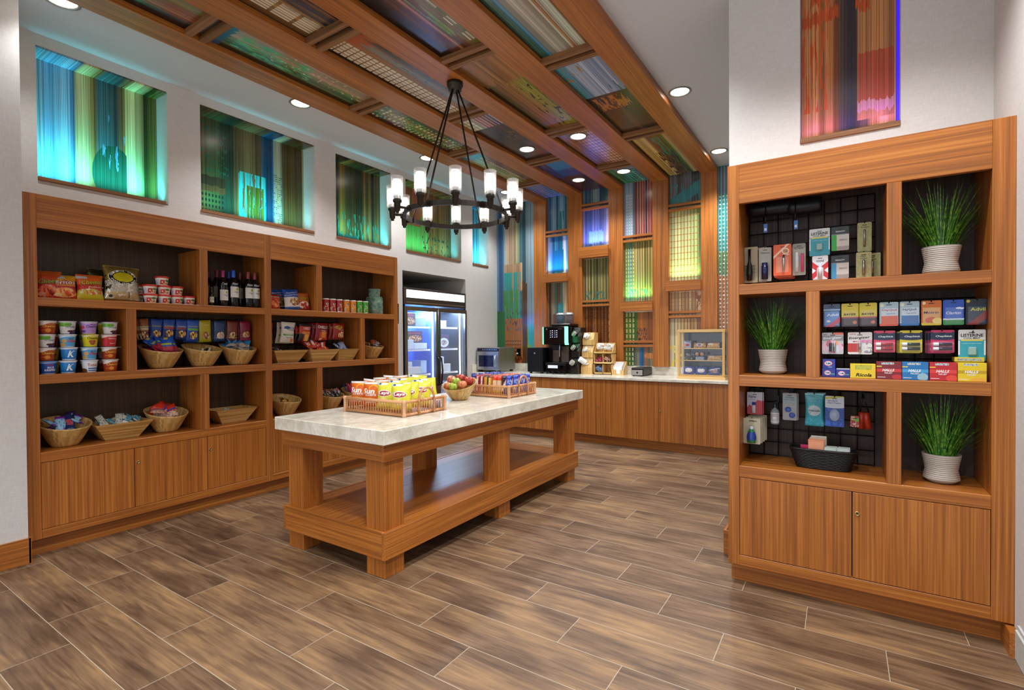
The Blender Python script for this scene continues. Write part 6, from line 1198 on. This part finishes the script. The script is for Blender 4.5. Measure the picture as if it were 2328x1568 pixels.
h_=halls('dark red cough drop box with a cherry, left of the blue one',4.669,'#7a1a22','#c8302c',[('e',.82,.14,.2,.14,'#b82a34')]); 
halls('blue cough drop box with a frosted leaf',4.773,'#1f6fae','#3f9acc',[('e',.78,.18,.2,.22,'#8fb4c4',.1)])
halls('bright red cough drop box with a strawberry',4.879,'#b8242c','#d8403a',[('e',.8,.14,.2,.18,'#d8483a')])
halls('yellow cough drop box at the right end of the shelf',4.983,'#dcc020','#b89a1c',[('e',.72,.1,.28,.12,'#e0a83a',.05)])
pbox('cough_drop_box','flat yellow cough drop box lying behind on top of the yellow one',4.983,2.16,S1+.09,.108,.07,.022,PK('topbox','#d8c42a',[('r',.1,.2,.9,.8,'#a8b0ac'),('n',.1,.2,.9,.8,'#6a7478',14,3,.56)],134),[])
# low bay
GL_='toiletry cards on the lower pegs'
c=card('eye_drop_card','white over red eye drop card at the left of the lower pegs','eye drops',.083,.134,PK('visine2','#d0d4e4',[('r',0,0,1,.32,'#c83a48'),('e',.8,.36,.3,.3,'#c83a48',.1),('e',.2,.28,.16,.14,'#c83a48',.1)],140,.4),[('Visine',-.16,.80,.52,.13,'#1c3a8a',.2,0,.02),('red eye',-.16,.66,.45,.05,'#b83a48')],4.03,.963,2.285,many(stick('drop_bottle',-.04,.08,.42,.011,M('#dfe6ee',.2),capm=M('#2a4ab0',.2))),GL_)
dup(c,(4.036,2.315,.962),0,'white over red eye drop card hung behind the front one')
t=thing('hand_gel_bottle','small clear hand gel bottle with a black swirl label on the lower grid','bottle',(4.138,2.30,.911),0)
MB().lathe([(0,0),(.022,.002),(.023,.01),(.023,.075),(.017,.088),(.009,.092),(.009,.098)],20).build('bottle',glass('gel','#c4ccd4',.1,1.4,.55),t,None)
MB().lathe([(.0235,.012),(.0235,.07)],20,cap=False).build('wrap_label',PK('swirl','#dfe0e2',[('g',.1,.1,.9,.9,6,7,.6,.5,'#24242a'),('r',.3,.35,.7,.6,'#e8e8ea')],141),t,'xz'); MB().lathe([(.010,.098),(.010,.118),(.008,.122),(0,.122)],14).build('cap',M('#1c2a44',.3),t,None); MB().tube([(0,0,.122),(0,.01,.135),(0,.005,.13)],.003,6).build('hang_loop',BLACK,t,None)
c=card('contact_case_card','grey card with a blue contact lens case','contact lens case',.072,.158,PK('ccard','#a8aab0',[('r',.0,.62,1,.9,'#9fb0bc')],142,.5),[('Contact',0,.84,.6,.055,'#1c2430'),('Lens Case',0,.76,.72,.045,'#4a6a8a')],4.216,.943,2.285,many(lambda e,w_,h_: [MB().lathe([(.016,0),(.015,.008),(0,.0085)],20,xf=Matrix.Translation((x,-.002,z))@Matrix.Rotation(R(90),4,'X')).build('lens_well',M('#2f5fc8',.25),e,None) for x,z in ((-.008,.062),(.012,.030))],bub(-.42,.42,.05,.6,.014)),GL_)
dup(c,(4.224,2.31,.942),0,'grey contact lens card hung behind the front one')
b=bag('wipes_pouch','teal wipes pouch hanging in the lower bay of the right cabinet','wipes',.092,.185,.024,PK('wipes','#3aa4b8',[('e',.5,.48,.34,.16,'#b8c8d0'),('n',0,0,1,1,'#6ac0cc',8,14,.62),('r',0,.84,1,1,'#5ab4c4')],143,.2),[('Cottonelle',0,.48,.62,.06,'#1c2a3a',.2)],(4.34,2.262,.922),rz=0,group=GL_,seed=31,seal='#8fc8d0')
dup(b,(4.348,2.30,.925),0,'teal wipes pouch hung behind the front one')
card('night_mask_card','blue and white card with an oval dome, night treatment','night treatment',.089,.170,PK('night','#1f48a8',[('r',0,.64,1,1,'#d0d8e8'),('b',.88,.1,.07,'#c8c83a'),('e',.5,.66,.6,.06,'#d0d8e8'),('n',0,0,1,.6,'#2f6ad0',5,5,.56)],144,.3),[('MAXIMUM',-.1,.84,.5,.035,'#2a4a8a'),('Night Repair',-.02,.77,.72,.05,'#2a4a8a',.1)],4.437,.928,2.262,lambda e,w_,h_: MB().lathe([(.024,0),(.026,.003),(.022,.010),(0,.013)],24,xf=Matrix.Translation((-.0,-.001,.065))@Matrix.Rotation(R(90),4,'X')@Matrix.Scale(1.4,4,(0,1,0))).build('dome',M('#a9c0e4',.12),e,None),GL_)
t=thing('key_light_set','two red cylinders on black wrist loops hanging at the right of the lower grid','flashlight',(4.567,2.29,.925))
for x,tl in ((-.012,.18),(.026,-.25)):
    X=Matrix.Translation((x,0,0))@Matrix.Rotation(tl*.6,4,'Y')
    MB().lathe([(0,0),(.017,.001),(.017,.085),(.012,.09),(0,.09)],18,xf=X).build('cylinder',M('#b8341c',.3),t,None)
    MB().tube([(x,0,.09),(x*.4,0,.15),(0,0,.19)],.004,6).build('wrist_loop',BLACK,t,None)
card('price_card','small red and green price card on the left of the red cylinders','tag',.04,.06,PK('price','#a8342c',[('r',.1,.6,.5,.95,'#c8b88a'),('r',.5,.5,.95,.8,'#6ac02a'),('n',0,0,1,.45,'#d8c8c0',6,6,.56)],145),[],4.53,.935,2.262,None,GL_)
c=card('mouthwash_card','small green mouthwash bottle on a buff card at the lower left','mouthwash',.092,.152,PK('scope','#b8b096',[],146,.5),[('scope',.05,.88,.45,.07,'#141414',0,0,.02)],4.023,.795,2.225,None,GL_)
MB().lathe([(0,.010),(.024,.012),(.025,.05),(.018,.075),(.012,.085),(.012,.092)],18,c=(0,-.018,0)).build('bottle',M('#1f8a54',.12),c,None); MB().lathe([(.0255,.028),(.0255,.05),(.019,.074)],18,c=(0,-.018,0),cap=False).build('bottle_label',M('#1f3f9a',.3),c,None); MB().lathe([(.012,.092),(.012,.108),(0,.109)],14,c=(0,-.018,0)).build('cap',M('#c8d0d8',.3),c,None)
for k in range(3): dup(c,(4.030+.008*k,2.265+.035*k,.797+.004*k),-.05*(k+1),'buff mouthwash card hung %s behind the front bottle'%('next','second','third')[k])
# black wicker basket
t=thing('wicker_basket','black oval wicker basket of small boxes on the low shelf of the right cabinet','basket',(4.382,2.255,S2))
def ringp(a,b,z,wv=0,n_=56):
    o=[]
    for i in range(n_):
        q=2*PI*i/n_; cx,sy=math.cos(q),math.sin(q); e_=.55
        o.append(((a+wv*(1 if i%2 else -1))*math.copysign(abs(cx)**e_,cx),(b+wv*(1 if i%2 else -1))*math.copysign(abs(sy)**e_,sy),z))
    return o
WK=M('#121316',.5,0,.1); mb=MB()
for k in range(13): f=k/12; mb.tube(ringp(.128+.03*f,.05+.02*f,.006+.095*f+0,.0016*(1 if k%2 else -1)),.0042,6,closed=True)
for i in range(0,56,2):
    p0=ringp(.128,.05,.004)[i]; p1=ringp(.158,.07,.105)[i]; mb.tube([p0,p1],.0022,5)
mb.add(ringp(.128,.05,.003),[tuple(range(56))[::-1]]).build('woven_wall',WK,t,None)
MB().tube(ringp(.160,.072,.108),.0065,8,closed=True).build('braided_rim',WK,t,None)
GS='small boxes in the wicker basket'
def sbox(label,x,y,z,w_,d_,h_,m,tx=[],rx=0): 
    e=pbox('sample_box',label,4.382+x,2.255+y,S2+z,w_,d_,h_,m,tx); e['group']=GS; e.rotation_euler=(rx,0,.05)
sbox('magenta box at the left of the wicker basket',-.085,-.03,.066,.045,.02,.06,PK('mag','#b82a5a',[('n',0,0,1,.5,'#d86a5a',5,5,.5)],150))
PCH=PK('peachbox','#e0906a',[('r',.05,.05,.95,.9,'#e89c78')],151)
for k in range(4): sbox(['peach square box standing in front in the wicker basket','peach box just behind the front peach one','third peach box from the front in the basket','rearmost peach box in the wicker basket'][k],-.032+.004*k,-.045+.02*k,.062,.075,.017,.10+.004*k,PCH if k==0 else PK('pb%d'%k,('#d8a888','#c8b8a4','#d8cfc4')[k-1],[],152))
GSP=PK('greensoap','#dfe8e0',[('e',.45,.4,.3,.3,'#2f9a5a'),('e',.45,.4,.22,.22,'#dfe8e0'),('e',.45,.4,.16,.16,'#2f9a5a'),('r',0,.85,1,1,'#c8d4cc')],153)
for k,(x,y) in enumerate(((.035,-.04),(.042,-.005),(.095,-.035),(.10,0.0))): sbox(['front left green and white soap pack in the wicker basket','green and white soap pack behind the front left one','front right green and white soap pack in the wicker basket','green and white soap pack behind the front right one'][k],x,y,.068,.055,.016,.058,GSP)
# grass plants
POTM=NT('ribbed_white_pot'); q=POTM.n('ShaderNodeSeparateXYZ'); POTM.set(q.inputs[0],POTM.co())
fz=POTM.math('FRACT',POTM.math('MULTIPLY',q.outputs[2],105)); POTM.bump(POTM.math('ABSOLUTE',POTM.math('SUBTRACT',fz,.5)),.9,.006)
fr_=POTM.math('LESS_THAN',fz,.24); POT=POTM.fin(POTM.mix(fr_,lin('#c9c4ba'),lin('#8d877e')),.6)
def gm():
    t=NT('grass_blade_green'); f=t.noise(t.co(),60,2); return t.fin(t.ramp(f,[(.3,'#1d4c10'),(.5,'#3f7f1f'),(.7,'#86b545')]),.4)
GRS=gm()
def plant(label,loc,seed,xl,xr,hmax):
    rng=random.Random(seed); e=thing('grass_plant',label,'plant',loc,0,'grass plants in the right cabinet')
    MB().lathe([(0,0),(.052,.001),(.074,.018),(.0745,.024),(.066,.066),(.070,.09),(.079,.140),(.079,.144),(.073,.144),(.071,.13),(0,.13)],40).build('pot',POT,e,None)
    mb=MB()
    for i in range(200):
        a=rng.uniform(0,2*PI); r0=.06*math.sqrt(rng.random()); sp=rng.random()**.8
        L=rng.uniform(.20,.36)*(1 if i%9 else .55); th=sp*R(60); cx,sy=math.cos(a),math.sin(a)*.62
        b=Vector((r0*math.cos(a),r0*math.sin(a)*.8,.125)); w0=rng.uniform(.002,.0038); n_=6; pts=[]
        dr=rng.uniform(-.1,.35); hd=Vector((cx,sy,0))
        for k in range(n_+1):
            f=k/n_; an=th*(.55+.45*f)+dr*f*f*.6; p=(pts[-1] if pts else b)
            if k: p=p+(hd*math.sin(an)+Vector((0,0,math.cos(an))))*(L/n_)
            p=Vector((min(xr-.006,max(xl+.006,p.x)),min(.15,max(-.175,p.y)),min(hmax,p.z))); pts.append(p)
        sd=Vector((-math.sin(a),math.cos(a),0)); vs=[]
        for k,p in enumerate(pts):
            ww=w0*(1-(k/n_)**2*.92); vs+=[p-sd*ww,p+sd*ww+Vector((0,0,.0005))]
        mb.add(vs,[(2*k,2*k+1,2*k+3,2*k+2) for k in range(n_)])
    mb.build('grass_blades',GRS,e,None)
plant('grass plant in a ribbed white pot in the top bay of the right cabinet',(4.89,2.26,1.731),1,4.718-4.89,5.047-4.89,.56)
plant('grass plant in a ribbed white pot in the middle left bay of the right cabinet',(4.13,2.27,S1),2,3.977-4.13,4.309-4.13,.452)
plant('grass plant in a ribbed white pot in the low right bay of the right cabinet',(4.892,2.25,S2),3,4.718-4.892,5.047-4.892,.452)
